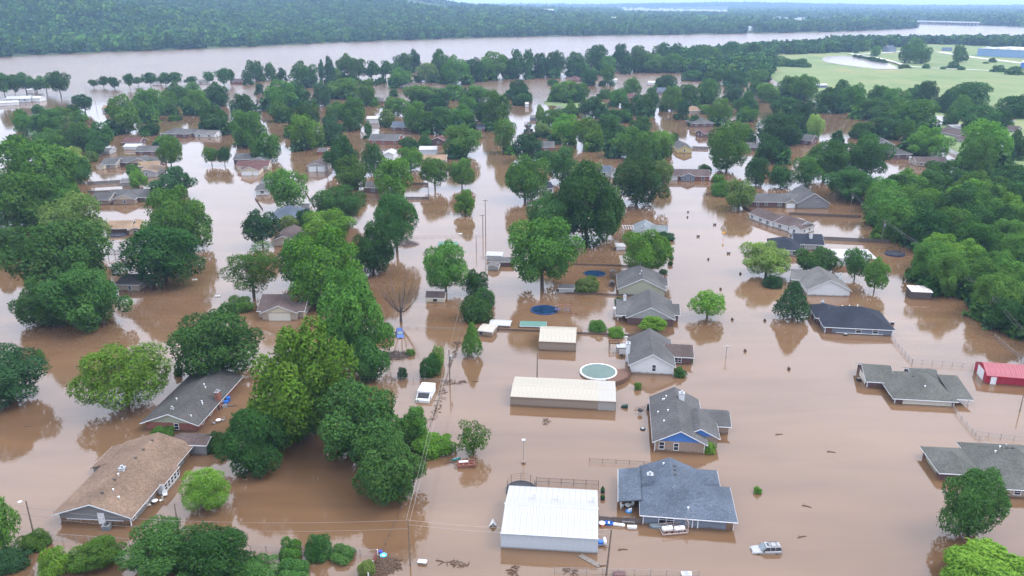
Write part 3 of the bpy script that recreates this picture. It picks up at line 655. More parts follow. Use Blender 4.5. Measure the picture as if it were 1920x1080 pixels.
for nm, (X_, Y_, H_), s0 in (('riverside_woods', A, 10.5), ('hill_woods', B_, 20), ('distant_woods', C_, 28)):
    sc_ = s0 * rng.uniform(.5, 1.35, len(X_))
    zf = .6 if s0 < 15 else -.1
    gn_wood(nm, np.stack([X_, Y_, H_ + sc_ * zf - (s0 > 25) * s0 * .3], 1).tolist(), sc_.tolist(), 'hazy green woods over the far bank and hills')
# the treeline between field and river, and the shore wood behind the named rows
TL = poly_world([(1440, 93), (1446, 88), (1520, 82), (1600, 84), (1700, 83), (1800, 86), (1920, 92), (2300, 100), (2300, 82), (1920, 78), (1750, 79), (1600, 80), (1500, 83), (1440, 88)])
TL2 = poly_world([(1440, 96), (1476, 104), (1560, 101), (1640, 97), (1690, 90), (1560, 86), (1476, 90)])
TL3 = poly_world([(1210, 134), (1300, 138), (1400, 150), (1440, 145), (1448, 128), (1446, 110), (1462, 100), (1476, 92), (1440, 90), (1330, 100), (1240, 110)])
gx, gy = np.meshgrid(np.arange(150, 1900, 12.0), np.arange(600, 1750, 12.0)); gx = gx.ravel() + rng.uniform(-5, 5, gx.size); gy = gy.ravel() + rng.uniform(-5, 5, gy.size)
k_ = (signed_dist(gx, gy, TL) > 0) | (signed_dist(gx, gy, TL2) > 0) | (signed_dist(gx, gy, TL3) > 0)
gx, gy = gx[k_], gy[k_]; s_ = 6.8 * rng.uniform(.55, 1.3, len(gx)); h_ = np.maximum(ground_h(gx, gy)[0], 0)
gn_wood('shore_woods', np.stack([gx, gy, h_ + s_ * .85], 1).tolist(), s_.tolist(), 'thick green wood between the grass field and the river')

ug = [(x, y, r) for x, y, r, g_ in PLACED if g_ == 'trees of the dense wood at right' or y > 330 and g_ in ('trees of the wooded central block', 'trees right of the flooded side road', 'trees below the grass field', 'trees among the middle houses', 'trees among the left houses', 'trees along the near river shore')]
pts, sc2 = [], []
for x, y, r in ug:
    for k in range(3):
        a_ = rng.uniform(0, 6.28); q_ = r * rng.uniform(.36, .58); pts.append((x + math.cos(a_) * r * .85, y + math.sin(a_) * r * .85, q_ * .55)); sc2.append(q_)
gn_wood('undergrowth', pts, sc2, 'low drowned shrubs and limbs between the farther trees')
# ------------------------------------------------------------------ houses
def side_map(side, L_, D):
    if side == 'f': return lambda s, o, z: (s, -o, z)
    if side == 'r': return lambda s, o, z: (L_ + o, s, z)
    if side == 'l': return lambda s, o, z: (-o, s, z)
    return lambda s, o, z: (s, D + o, z)
def mbox(mb, fm, s0, s1, o0, o1, z0, z1):
    vs_ = [fm(s, o, z) for z in (z0, z1) for s, o in ((s0, o0), (s1, o0), (s1, o1), (s0, o1))]
    return mb.add(vs_, [(0, 3, 2, 1), (4, 5, 6, 7), (0, 1, 5, 4), (1, 2, 6, 5), (2, 3, 7, 6), (3, 0, 4, 7)])
def feature(kind, fm, c, zb, fw, fh, par, M, m=None):
    s0, s1, z0, z1 = c - fw / 2, c + fw / 2, zb, zb + fh
    if kind == 'win':
        mb = MB(); t_ = .10
        mbox(mb, fm, s0 - t_, s1 + t_, .003, .07, z0 - t_, z0); mbox(mb, fm, s0 - t_, s1 + t_, .003, .07, z1, z1 + t_)
        mbox(mb, fm, s0 - t_, s0, .003, .07, z0, z1); mbox(mb, fm, s1, s1 + t_, .003, .07, z0, z1)
        mbox(mb, fm, s0, s1, .004, .06, (z0 + z1) / 2 - .035, (z0 + z1) / 2 + .035)
        if fw > 1.3: mbox(mb, fm, c - .04, c + .04, .005, .06, z0, z1)
        f = mb.build('window', m or white, par, M)
        pb = MB(); mbox(pb, fm, s0, s1, .002, .03, z0, z1); pb.build('pane', glass, f)
        f.children[0].data.transform(M)
    elif kind == 'door':
        mb = MB(); mbox(mb, fm, s0, s1, .003, .06, z0, z1); mbox(mb, fm, s0 - .1, s0, .003, .09, z0, z1 + .1); mbox(mb, fm, s1, s1 + .1, .003, .09, z0, z1 + .1); mbox(mb, fm, s0, s1, .003, .09, z1, z1 + .1)
        d = mb.build('door', m or white, par, M); hb_ = MB(); mbox(hb_, fm, s1 - .2, s1 - .1, .06, .12, z0 + fh * .5, z0 + fh * .5 + .1); hb_.build('handle', dark, d, M)
    elif kind == 'garage':
        mb = MB(); n = 4
        for i in range(n): mbox(mb, fm, s0, s1, .003, .05, z0 + fh * i / n + .015, z0 + fh * (i + 1) / n - .015)
        mbox(mb, fm, s0 - .12, s0, .003, .07, z0, z1 + .12); mbox(mb, fm, s1, s1 + .12, .003, .07, z0, z1 + .12); mbox(mb, fm, s0, s1, .003, .07, z1, z1 + .12)
        mb.build('garage_door', m or white, par, M)
    elif kind == 'band':
        mb = MB(); mbox(mb, fm, s0, s1, .003, .05, z0, z1); mb.build('wall_panel', m or white, par, M)
    elif kind == 'trim':
        mb = MB(); mbox(mb, fm, s0, s1, .051, .09, z0, z1); mb.build('trim', m or white, par, M)
def roof_z(W, u, v):
    L_, D, h, p = W['L'], W['d'], W['h'], W['p']
    if W['rt'] == 'gx': return h + p * min(v, D - v)
    if W['rt'] == 'gy': return h + p * min(u, L_ - u)
    if W['rt'] == 'hip': return h + p * min(u, L_ - u, v, D - v)
    if W['rt'] == 'shed': return h + p * v
    return h
def wing(W, par, Mr, trimm, auto, rg_):
    A, B = W['A'], W['B']; L_ = (B - A).length; W['L'] = L_; D = W['d']; h = W['h']; p = W.setdefault('p', .42); rt = W.setdefault('rt', 'gx'); o = W.get('o', .45)
    yaw = W.get('yaw', math.atan2(B.y - A.y, B.x - A.x))
    M = Mr @ Matrix.Translation((A.x, A.y, 0)) @ Matrix.Rotation(yaw, 4, 'Z'); W['M'] = M
    zb = -1.2; t_ = .14; wm_ = WALL[W['wall']]; rm = SHG[W['roof']]
    if not W.get('open'):
        mb = MB()
        if rt == 'gx': s_ = [(0, zb), (D, zb), (D, h), (D / 2, h + p * D / 2), (0, h)]; mb.prism([(0, v, z) for v, z in s_], [(L_, v, z) for v, z in s_])
        elif rt == 'gy': s_ = [(0, zb), (L_, zb), (L_, h), (L_ / 2, h + p * L_ / 2), (0, h)]; mb.prism([(u, 0, z) for u, z in s_][::-1], [(u, D, z) for u, z in s_][::-1])
        elif rt == 'shed': s_ = [(0, zb), (D, zb), (D, h + p * D), (0, h)]; mb.prism([(0, v, z) for v, z in s_], [(L_, v, z) for v, z in s_])
        else: mb.box(0, L_, 0, D, zb, h)
        mb.build('wall', wm_, par, M)
    else:
        for u in W.get('posts', (.15, L_ - .15)):
            pm = MB(); pm.box(u - .08, u + .08, .1, .26, zb, h - .02); pm.build('post', trimm, par, M)
    e = .004; mb = MB()
    def zz(v): return h + e + p * v
    if rt == 'gx':
        s_ = [(-o, zz(-o)), (D / 2, zz(D / 2)), (D + o, zz(-o)), (D + o, zz(-o) + t_), (D / 2, zz(D / 2) + t_), (-o, zz(-o) + t_)]
        mb.prism([(-o, v, z) for v, z in s_], [(L_ + o, v, z) for v, z in s_])
    elif rt == 'gy':
        s_ = [(-o, zz(-o)), (L_ / 2, zz(L_ / 2)), (L_ + o, zz(-o)), (L_ + o, zz(-o) + t_), (L_ / 2, zz(L_ / 2) + t_), (-o, zz(-o) + t_)]
        mb.prism([(u, -o, z) for u, z in s_][::-1], [(u, D + o, z) for u, z in s_][::-1])
    elif rt == 'shed':
        s_ = [(-o, zz(-o)), (D + o, zz(D + o)), (D + o, zz(D + o) + t_), (-o, zz(-o) + t_)]
        mb.prism([(-o, v, z) for v, z in s_], [(L_ + o, v, z) for v, z in s_])
    elif rt == 'hip':
        k_ = min(L_, D) / 2; r1, r2 = ((k_, D / 2), (L_ - k_, D / 2)) if L_ >= D else ((L_ / 2, k_), (L_ / 2, D - k_))
        if (r1[0] - r2[0]) ** 2 + (r1[1] - r2[1]) ** 2 < .01: r2 = (r2[0] + .05, r2[1] + .05)
        E = [(-o, -o), (L_ + o, -o), (L_ + o, D + o), (-o, D + o)]
        top = [(u, v, zz(-o) + t_) for u, v in E] + [(*r1, zz(k_) + t_), (*r2, zz(k_) + t_)]
        bot = [(u, v, zz(-o)) for u, v in E]
        fs = [(0, 1, 5, 4), (1, 2, 5), (2, 3, 4, 5), (3, 0, 4)] if L_ >= D else [(0, 1, 4), (1, 2, 5, 4), (2, 3, 5), (3, 0, 4, 5)]
        mb.add(top + bot, fs + [(0, 6, 7, 1), (1, 7, 8, 2), (2, 8, 9, 3), (3, 9, 6, 0), (9, 8, 7, 6)])
    else: mb.box(-o, L_ + o, -o, D + o, h + e, h + e + t_)
    mb.build('roof', rm, par, M)
    # white boards along eaves and rakes
    fb = MB(); q = .012; zE = zz(-o)
    if rt in ('gx', 'hip', 'flat', 'shed'):
        z0 = zE if rt != 'flat' else h + e
        fb.box(-o - q, L_ + o + q, -o - .07, -o - q, z0 - .06, z0 + t_ * .7)
    if rt in ('hip', 'gy', 'flat'):
        z0 = zE if rt != 'flat' else h + e
        fb.box(-o - .05, -o - q, -o, D + o, z0 - .06, z0 + t_ * .5); fb.box(L_ + o + q, L_ + o + .05, -o, D + o, z0 - .06, z0 + t_ * .5)
    if rt == 'gy':
        for y0, y1 in ((-o - .045, -o - q), (D + o + q, D + o + .045)):
            for ua, ub in ((-o, L_ / 2), (L_ + o, L_ / 2)):
                za, z2 = zE, zz(L_ / 2); fb.prism([(ua, y0, za - .12), (ub, y0, z2 - .12), (ub, y0, z2 + t_ * .6), (ua, y0, za + t_ * .6)], [(ua, y1, za - .12), (ub, y1, z2 - .12), (ub, y1, z2 + t_ * .6), (ua, y1, za + t_ * .6)])
    if rt == 'gx':
        for x0, x1 in ((-o - .045, -o - q), (L_ + o + q, L_ + o + .045)):
            for va, vb in ((-o, D / 2), (D + o, D / 2)):
                za, z2 = zE, zz(D / 2); fb.prism([(x0, va, za - .12), (x0, vb, z2 - .12), (x0, vb, z2 + t_ * .6), (x0, va, za + t_ * .6)], [(x1, va, za - .12), (x1, vb, z2 - .12), (x1, vb, z2 + t_ * .6), (x1, va, za + t_ * .6)])
    if fb.v and not W.get('nofascia'): fb.build('fascia', trimm, par, M)
    if W.get('gab'):
        gm_, zc = W['gab']; pr = .035; gb = MB()
        if rt == 'gy':
            s_ = [(.06, zc), (L_ - .06, zc), (L_ - .06, h - .03), (L_ / 2, h + p * L_ / 2 - .04), (.06, h - .03)] if zc < h - .05 else [((zc - h) / p + .1, zc), (L_ - (zc - h) / p - .1, zc), (L_ / 2, h + p * L_ / 2 - .04)]
            gb.prism([(u, -pr, z) for u, z in s_][::-1], [(u, -.003, z) for u, z in s_][::-1])
        else:
            for x0, x1 in ((-pr, -.003), (L_ + .003, L_ + pr)):
                s_ = [(.06, zc), (D - .06, zc), (D - .06, h - .03), (D / 2, h + p * D / 2 - .04), (.06, h - .03)] if zc < h - .05 else [(max(.06, (zc - h) / p + .1), zc), (D - max(.06, (zc - h) / p + .1), zc), (D / 2, h + p * D / 2 - .04)]
                gb.prism([(x0, v, z) for v, z in s_], [(x1, v, z) for v, z in s_])
        gb.build('gable_panel', WALL[gm_], par, M)
    if W.get('corners'):
        for u, v in ((-.04, -.04), (L_ + .04 - .14, -.04)):
            cb = MB(); cb.box(u, u + .14, v, v + .14, zb, h - .05 - p * 0); cb.build('corner_trim', trimm, par, M)
    fs = W.get('f')
    if fs is None and auto and not W.get('open'):
        fs = []; n = max(1, int(L_ / 4.5))
        for i in range(n): fs.append(('f', 'win', (i + .5) / n + rg_.uniform(-.06, .06), max(.35, h - 1.75), rg_.choice([.9, 1.4]), 1.15))
        for sd in 'rl':
            for c in (.3, .7): fs.append((sd, 'win', c, max(.35, h - 1.7), .9, 1.1))
    for ft in fs or ():
        sd, kd, c, z_, fw, fh = ft[:6]; m_ = ft[6] if len(ft) > 6 else None; ln = L_ if sd in 'fk' else D
        if c <= 1: c *= ln
        feature(kd, side_map(sd, L_, D), c, z_, fw, fh, par, M, m_)
    for u, v in W.get('vents', ()):
        z_ = roof_z(W, u * L_, v * D) + t_; vb_ = MB(); vb_.tube((u * L_, v * D, z_ - .1), (u * L_, v * D, z_ + .35), .09, n=8); vb_.tube((u * L_, v * D, z_ + .3), (u * L_, v * D, z_ + .4), .16, n=8); vb_.build('roof_vent', white, par, M)
    for u, v in W.get('lowvents', ()):
        z_ = roof_z(W, u * L_, v * D) + t_; vb_ = MB(); vb_.box(u * L_ - .25, u * L_ + .25, v * D - .2, v * D + .2, z_ - .1, z_ + .12); vb_.build('roof_vent', SHG['char'], par, M)
    for ch in W.get('chim', ()):
        u, v, sx_, sy_, hh, cm = ch; u *= L_; v *= D; z_ = roof_z(W, min(max(u, 0), L_), min(max(v, 0), D)); z0 = zb if (u < 0 or u > L_ or v < 0) else z_ - .3
        cb = MB(); cb.box(u - sx_ / 2, u + sx_ / 2, v - sy_ / 2, v + sy_ / 2, z0, z_ + hh); c_ = cb.build('chimney', WALL[cm], par, M)
        kb = MB(); kb.box(u - sx_ / 2 - .06, u + sx_ / 2 + .06, v - sy_ / 2 - .06, v + sy_ / 2 + .06, z_ + hh + .003, z_ + hh + .1); kb.tube((u, v, z_ + hh + .1), (u, v, z_ + hh + .45), .16, n=8); kb.tube((u, v, z_ + hh + .42), (u, v, z_ + hh + .5), .25, n=8); kb.build('chimney_cap', metal, c_, M)
h_rng = random.Random(11)
def house(name, label, cat, wings, wall='brick', roof='grey', trim=None, auto=True, group=None):
    for W in wings:
        W.setdefault('wall', wall); W.setdefault('roof', roof); W.setdefault('h', 2.0)
        if 'a' in W: W['A'] = P(*W['a']); W['B'] = P(*W['b'])
        W['A'] = Vector(W['A']); W['B'] = Vector(W['B'])
    A = wings[0]['A']; B = wings[0]['B']; yaw = math.atan2(B.y - A.y, B.x - A.x)
    t_ = root(name, label, cat, (A.x, A.y, 0), yaw, group)
    Mr = (Matrix.Translation((A.x, A.y, 0)) @ Matrix.Rotation(yaw, 4, 'Z')).inverted()
    for W in wings: wing(W, t_, Mr, trim or white, auto, h_rng)
    return t_
def box_w(Wr, u0, v0, L_, d, **k):
    """a wing placed against another one, in its own metres"""
    A, B = Vector(Wr['A']), Vector(Wr['B']); x = (B - A).normalized(); y = Vector((-x.y, x.x, 0))
    a = A + x * u0 + y * v0; return dict(A=a, B=a + x * L_, d=d, **k)
def PW(a, b, **k): return dict(A=P(*a), B=P(*b), **k)

# 1 tan ranch house, bottom left
w1 = PW((114, 980), (247, 986), d=21.4, h=2.15, rt='gy', p=.34, o=.7, wall='stone', gab=('grey', .95), corners=True,
        vents=[(.62, .18), (.52, .36), (.75, .12)], lowvents=[(.52, .12), (.52, .30), (.52, .45), (.52, .62), (.52, .75), (.52, .9)],
        f=[('f', 'door', .595, .15, .95, 2.0), ('f', 'trim', .5, .86, 9.6, .12), ('r', 'win', .045, .7, .9, 1.3), ('r', 'band', .21, .1, 6.6, 1.95, WALL['grey']), ('r', 'win', .24, .9, .7, .7),
           ('r', 'win', .72, .35, 1.0, 1.6), ('r', 'band', .76, .1, 5.0, 1.95, WALL['grey']), ('r', 'win', .33, 1.1, .9, .55)],
        chim=[(.50, .44, .9, .9, .45, 'metal')])
bay = box_w(w1, 11.95, 8.8, 1.3, 5.6, h=2.0, rt='flat', o=.12, wall='white', roof='tan', f=[('f', 'door', .55, .1, .8, 1.75)] + [('r', 'win', (i + .5) / 5, .65, .75, 1.15) for i in range(5)])
w1b = box_w(w1, 8.8, 21.6, 6.2, 3.6, h=2.3, rt='gx', p=.3, o=.3, wall='grey', roof='brown', f=[('r', 'win', .5, .7, .9, 1.1)])
w1c = box_w(w1, 1.0, 16.0, 4.0, 5.0, h=2.2, rt='gx', p=.05, o=.3, wall='white')
_x = (w1['B'] - w1['A']).normalized(); _y = Vector((-_x.y, _x.x, 0))
w1d = dict(A=w1['A'] - _x * 2.6 + _y * 21.0, B=w1['A'] - _x * 2.6 + _y * 14.2, d=2.5, h=1.35, rt='shed', p=.33, o=.4, wall='grey', f=[])
house('ranch_house', 'long tan roofed ranch house with grey gable and white door at lower left', 'house', [w1, bay, w1b, w1d], roof='tan')
# 2 charcoal roof, red brick
w2 = PW((275, 805), (371, 809), d=20.5, h=1.95, rt='gy', p=.38, o=.75, wall='brick', gab=('sage', 1.75), vents=[(.62, .62), (.68, .58), (.35, .3), (.82, .33), (.86, .30), (.86, .05)],
        f=[('f', 'win', .60, .35, .8, 1.2), ('r', 'win', .12, .4, .9, 1.1), ('r', 'door', .46, 0, .95, 1.95), ('r', 'win', .60, .5, 1.4, 1.1), ('r', 'win', .30, .5, 1.2, 1.1)],
        chim=[(1.02, .47, .8, 1.3, 1.9, 'brick'), (.5, .06, .5, .5, .25, 'metal')])
house('brick_house', 'charcoal roofed red brick house with pale green gable and brick chimney', 'house', [w2], roof='char')
# 3 brown roof
w3 = PW((487, 597), (572, 588), d=11, h=2.3, rt='gx', p=.45, wall='beige', chim=[(.78, .3, .8, .8, 1.1, 'brick')])
w3b = PW((493, 601), (556, 602), d=9, h=2.4, rt='gy', p=.42, wall='beige', gab=('cream', 2.3), f=[('f', 'garage', .5, 0, 5.5, 1.9, offwhite)])
w3['yaw'] = 0; w3b['yaw'] = 0
house('house', 'brown roofed house with beige boarded gable beside tall bright tree', 'house', [w3, w3b], roof='brown')
# 4 white gable
w4 = PW((1181, 699), (1262, 703), d=14.5, h=2.3, rt='gy', p=.55, o=.45, wall='white', corners=True, f=[('f', 'win', .55, .75, .75, 1.5), ('r', 'band', .2, 0, 5.5, 2.2, WALL['dkbrick'])],
        chim=[(-.045, .42, .9, 1.5, 2.4, 'white')])
w4b = box_w(w4, 8.6, 6.2, 5.8, 6.6, h=2.0, rt='gx', p=.42, wall='dkbrick', roof='brown')
house('house', 'grey roofed house with tall white sided gable beside the oval pool', 'house', [w4, w4b], roof='grey')
# 5
w5 = PW((1176, 608), (1262, 612), d=13.5, h=2.1, rt='gy', p=.5, o=.45, wall='dkbrick', gab=('lgrey', 1.9), f=[('f', 'win', .62, .5, 1.0, 1.2)], chim=[(-.06, .72, .8, 1.0, 2.2, 'white')])
w5b = box_w(w5, -2.6, 2.2, 4.0, 7.5, h=1.8, rt='shed', p=.16, open=True, nofascia=False)
w5c = box_w(w5, 9.0, 4.0, 4.4, 7.0, h=1.9, rt='gx', p=.42, wall='dkbrick')
house('house', 'grey roofed brick house with pale gable and left porch behind the spreading tree', 'house', [w5, w5b, w5c], roof='grey')
# 6
w6 = PW((1160, 553), (1246, 556), d=13, h=2.1, rt='gy', p=.48, o=.45, wall='sage', vents=[(.5, .45), (.46, .3)], f=[])
w6b = box_w(w6, 9.6, 4.2, 4.2, 6.2, h=2.0, rt='gx', p=.4, wall='lgrey')
house('house', 'grey roofed house with sage green gable and wooden play tower beside it', 'house', [w6, w6b], roof='grey')
# 7
w7 = PW((1187, 448), (1226, 450), d=13, h=2.0, rt='gy', p=.5, o=.45, wall='white', vents=[(.5, .4), (.4, .25)])
w7b = box_w(w7, 6.8, 5.0, 5.0, 6, h=2.1, rt='gx', p=.42, wall='white')
house('house', 'pale blue grey roofed house with white glazed porch in mid view', 'house', [w7, w7b], roof='pale')
# 8 blue gable
w8 = PW((1227, 845), (1320, 851), d=17.3, h=2.3, rt='gy', p=.52, o=.5, wall='tanbrick', gab=('blue', 2.28), corners=True, roof='grey',
        f=[('f', 'win', .14, .55, .85, 1.4), ('f', 'win', .43, .45, .8, 1.4)], vents=[(.3, .85), (.22, .8), (.25, .8), (.3, .5), (.1, .55), (.2, .3)], chim=[(.62, .78, 1.1, 1.1, 1.5, 'white')])
w8b = box_w(w8, 5.2, 2.4, 6.6, 7.5, h=2.35, rt='gy', p=.52, o=.45, wall='tanbrick', gab=('blue', 2.4), roof='grey', f=[])
w8c = box_w(w8, 9.2, 8.0, 5.4, 6.0, h=1.9, rt='gx', p=.4, wall='tanbrick', roof='grey')
house('house', 'weathered grey roofed house with bright blue front gable over tan brick', 'house', [w8, w8b, w8c])
# 9 blue grey house
w9 = PW((1205, 982), (1374, 995), d=8.8, h=2.1, rt='hip', p=.42, o=.55, wall='bluegrey', corners=True,
        f=[('f', 'win', .26, .35, 2.3, 1.5), ('f', 'trim', .55, 0, .15, 2.0), ('f', 'trim', .61, 0, .15, 2.0), ('f', 'garage', .755, 0, 4.5, 1.75, WALL['bluegrey']), ('f', 'band', .955, 0, 1.2, 2.0, WALL['stone'])], vents=[(.5, .12)])
w9a = box_w(w9, .04, .03, 9.6, 12.0, h=2.112, rt='hip', p=.42, o=.54, wall='bluegrey', nofascia=True, f=[])
w9b = box_w(w9, .04, 5.2, 9.6, 8.2, h=2.125, rt='gy', p=.42, o=.54, wall='bluegrey', vents=[(.38, .85)], lowvents=[(.56, .62), (.56, .78), (.56, .45)], chim=[(.12, .30, .95, .95, 1.9, 'bluegrey')], f=[])
_x = (w9['B'] - w9['A']).normalized(); _y = Vector((-_x.y, _x.x, 0))
w9c = dict(A=w9['A'] - _x * 3.7 + _y * 12.6, B=w9['A'] - _x * 3.7 + _y * 3.4, d=3.1, h=1.75, rt='shed', p=.17, o=.35, open=True, posts=(8.8, 4.5))
w9d = box_w(w9, 8.6, 9.4, 4.2, 4.6, h=2.0, rt='hip', p=.35, wall='brick')
house('house', 'large blue grey roofed house with chimney beside the white metal building', 'house', [w9, w9a, w9b, w9c, w9d], roof='blue')
# 10 navy roof
w10 = PW((1546, 624), (1672, 630), d=12.5, h=1.95, rt='hip', p=.52, o=.5, wall='bluegrey', corners=True, f=[('f', 'win', .50, .45, 1.2, 1.3), ('f', 'win', .75, .45, 1.2, 1.3), ('f', 'trim', .52, .2, 11.5, .14), ('f', 'band', .06, 0, 1.6, 1.9, WALL['dkbrick'])],
        vents=[(.6, .8), (.45, .6), (.55, .5), (.35, .65)])
w10b = box_w(w10, -.8, 5.6, 6.5, 9.0, h=2.1, rt='hip', p=.5, wall='dkbrick', chim=[(.5, 1.0, .8, .8, 1.0, 'bluegrey')])
house('house', 'navy hip roofed house with grey siding and white trim standing alone in water', 'house', [w10, w10b], roof='navy')
# 11
w11 = PW((1677, 756), (1788, 762), d=12.5, h=1.55, rt='hip', p=.48, o=.6, wall='dkbrick', corners=True, f=[('f', 'garage', .55, 0, 9.6, 1.35, offwhite), ('l', 'win', .3, .4, 1.0, .9)], vents=[(.55, .2)], lowvents=[(.42, .42)])
w11b = PW((1625, 726), (1672, 729), d=8.5, h=1.7, rt='gx', p=.42, o=.5, wall='dkbrick', corners=True, f=[('l', 'garage', .45, 0, 4.6, 1.4, offwhite)])
w11c = box_w(w11, 12.2, 1.0, 3.2, 8.5, h=1.4, rt='shed', p=.12, open=True, posts=(3.0,))
w11d = box_w(w11, 6.5, 8.0, 5.0, 6.5, h=1.7, rt='gx', p=.4, wall='dkbrick')
house('house', 'green grey hip roofed brick house with cream garage door beside the wire fence', 'house', [w11, w11b, w11c, w11d], roof='green')
# 12
w12 = PW((1762, 899), (1836, 903), d=8.0, h=1.75, rt='hip', p=.42, o=.55, wall='dkbrick', f=[('l', 'garage', .5, 0, 4.6, 1.45, WALL['sage'])])
w12b = box_w(w12, 7.2, -4.4, 13.5, 14.5, h=1.9, rt='hip', p=.45, wall='beige', f=[('f', 'win', .27, .6, 1.0, .9)], lowvents=[(.4, .62), (.45, .58)], vents=[(.25, .6), (.33, .66)])
house('house', 'grey hip roofed brick house cut by the right edge behind a dark tree', 'house', [w12, w12b], roof='green')
# mid ground houses
house('garage_house', 'maroon roofed cream house with two garage doors at the street', 'house', [
    PW((452, 329), (486, 328.5), d=10, h=2.4, rt='gy', p=.42, wall='cream', gab=('cream', 2.0), f=[('f', 'garage', .32, 0, 4.6, 1.7), ('f', 'garage', .82, 0, 2.2, 1.7)]),
    PW((445, 320), (503, 319), d=9, h=2.2, rt='gx', p=.4, wall='cream')], roof='maroon')
house('house', 'grey roofed house directly behind the maroon roofed garage house', 'house', [PW((439, 307), (500, 307), d=11, h=2.3, rt='gx', p=.4, wall='dkbrick'), PW((470, 310), (502, 310), d=8, h=2.3, rt='gy', p=.42, wall='lgrey')], roof='grey')
house('double_garage', 'detached grey garage with two white doors standing in brown water', 'garage', [PW((577, 322), (612, 322), d=12, h=3.0, rt='gy', p=.3, o=.3, wall='lgrey', f=[('f', 'garage', .27, 0, 3.2, 2.5), ('f', 'garage', .73, 0, 3.2, 2.5)])], roof='brown')
house('house', 'grey L shaped house with brick walls behind the long fence at left', 'house', [PW((190, 316), (217, 316), d=11, h=2.2, rt='gx', p=.36, wall='beige'), PW((217, 312), (296, 313), d=10, h=2.2, rt='gx', p=.4, wall='dkbrick'), PW((240, 314), (283, 314), d=9, h=2.4, rt='gy', p=.4, wall='dkbrick', gab=('beige', 2.3))], roof='grey')
house('house', 'buff roofed house beside the round dark tree at left', 'house', [PW((258, 333), (294, 332), d=14, h=2.6, rt='gy', p=.3, wall='lgrey'), PW((262, 322), (298, 320), d=8, h=2.8, rt='gx', p=.35, wall='lgrey')], roof='buff')
house('shed', 'small cream garden shed at the corner of the grey L shaped house', 'shed', [PW((181, 318), (195, 318), d=3, h=2.0, rt='gy', p=.3, o=.15, wall='cream', f=[('f', 'door', .5, 0, 1.4, 1.7, offwhite)])], roof='lgrey', auto=False)
house('house', 'grey roofed brick house with white arched entry gables at left', 'house', [PW((172, 384), (205, 384), d=10, h=2.2, rt='gx', p=.36, wall='tanbrick'), PW((205, 380), (290, 378), d=11, h=2.1, rt='gx', p=.4, wall='dkbrick'),
    PW((213, 384), (253, 383), d=9, h=2.3, rt='gy', p=.4, wall='tanbrick', gab=('cream', 2.2))], roof='grey')
house('house', 'small grey roof beside the light tree above the arched entry house', 'house', [PW((229, 350), (262, 348), d=6, h=2.0, rt='gx', p=.35, wall='lgrey')], roof='lgrey')
house('house', 'tan roofed house with the blue trampoline in its yard', 'house', [PW((200, 438), (243, 437), d=9, h=1.9, rt='gx', p=.36, wall='bwood', f=[]), PW((243, 441), (266, 439), d=12, h=2.1, rt='gy', p=.3, wall='beige')], roof='buff')
house('shed', 'grey roofed outbuilding under the broad dark tree below the wet deck', 'shed', [PW((222, 545), (262, 546), d=9, h=2.1, rt='gx', p=.3, wall='beige')], roof='grey')
house('shed', 'small white walled shed beside the wet deck in the trampoline yard', 'shed', [PW((212, 515), (227, 515), d=4, h=2.5, rt='flat', o=.15, wall='white', f=[('r', 'door', .5, 0, .9, 2.0)])], roof='lgrey')
house('two_storey_house', 'small grey roofed two storey white house beside the two lobed tree', 'house', [PW((480, 367), (505, 366), d=9, h=2.6, rt='hip', p=.45, wall='white'), PW((492, 361), (512, 360), d=7, h=4.9, rt='hip', p=.45, wall='white')], roof='grey')
house('house', 'blue grey hip roofed house with a white dormer behind bushes', 'house', [PW((505, 420), (566, 420), d=13, h=2.5, rt='hip', p=.5, wall='lgrey'), PW((547, 424), (568, 424), d=8, h=2.8, rt='gy', p=.5, wall='lgrey', f=[('f', 'win', .4, 1.6, .7, .7)])], roof='blue')
house('shed', 'small white shed right of the blue grey hip roof', 'shed', [PW((565, 391), (581, 391), d=4, h=2.1, rt='gx', p=.3, o=.2, wall='white')], roof='white', auto=False)
house('house', 'plain brown roof beside the large middle left clump', 'house', [PW((514, 462), (552, 462), d=14, h=2.4, rt='gy', p=.4, wall='beige')], roof='brown')
house('house', 'dark porch house half hidden left of the fenced vegetable plot', 'house', [PW((687, 362), (714, 362), d=9, h=2.6, rt='gx', p=.35, wall='dkbrick')], roof='char')
house('house', 'long grey roofed brick house with white garage door facing the open street', 'house', [PW((1251, 338), (1330, 339), d=11, h=2.3, rt='gx', p=.36, wall='brick', f=[('f', 'garage', .12, 0, 4.6, 2.0), ('f', 'win', .6, .5, 1.4, 1.2), ('f', 'win', .85, .5, 1.2, 1.2)]), PW((1277, 340), (1302, 340), d=7, h=2.5, rt='gy', p=.4, wall='bluegrey', f=[('f', 'win', .3, .6, 1, 1.4), ('f', 'win', .7, .6, 1, 1.4)])], roof='brown')
house('house', 'large grey house with steep right gable and upstairs window', 'house', [PW((1494, 391), (1553, 391), d=15, h=2.4, rt='gy', p=.62, wall='grey', f=[('f', 'win', .60, 3.2, 1.5, 1.3)]), PW((1404, 388), (1476, 389), d=10, h=2.4, rt='gx', p=.42, wall='dkbrick'), PW((1473, 387), (1496, 387), d=9, h=2.5, rt='gx', p=.42, wall='lgrey'), PW((1472, 390), (1492, 390), d=6, h=2.5, rt='gy', p=.5, wall='beige', f=[('f', 'garage', .5, 0, 3.2, 1.7)])], roof='grey')
house('house', 'white sided house with brown roofs angled along the street', 'house', [dict(A=P(1450, 426), B=P(1491, 439), d=9.5, h=2.3, rt='gx', p=.42, wall='white'), dict(A=P(1478, 437), B=P(1500, 442), d=9, h=2.4, rt='gy', p=.42, wall='white'), dict(A=P(1405, 410), B=P(1448, 426), d=8, h=2.3, rt='gx', p=.42, wall='white')], roof='brown')
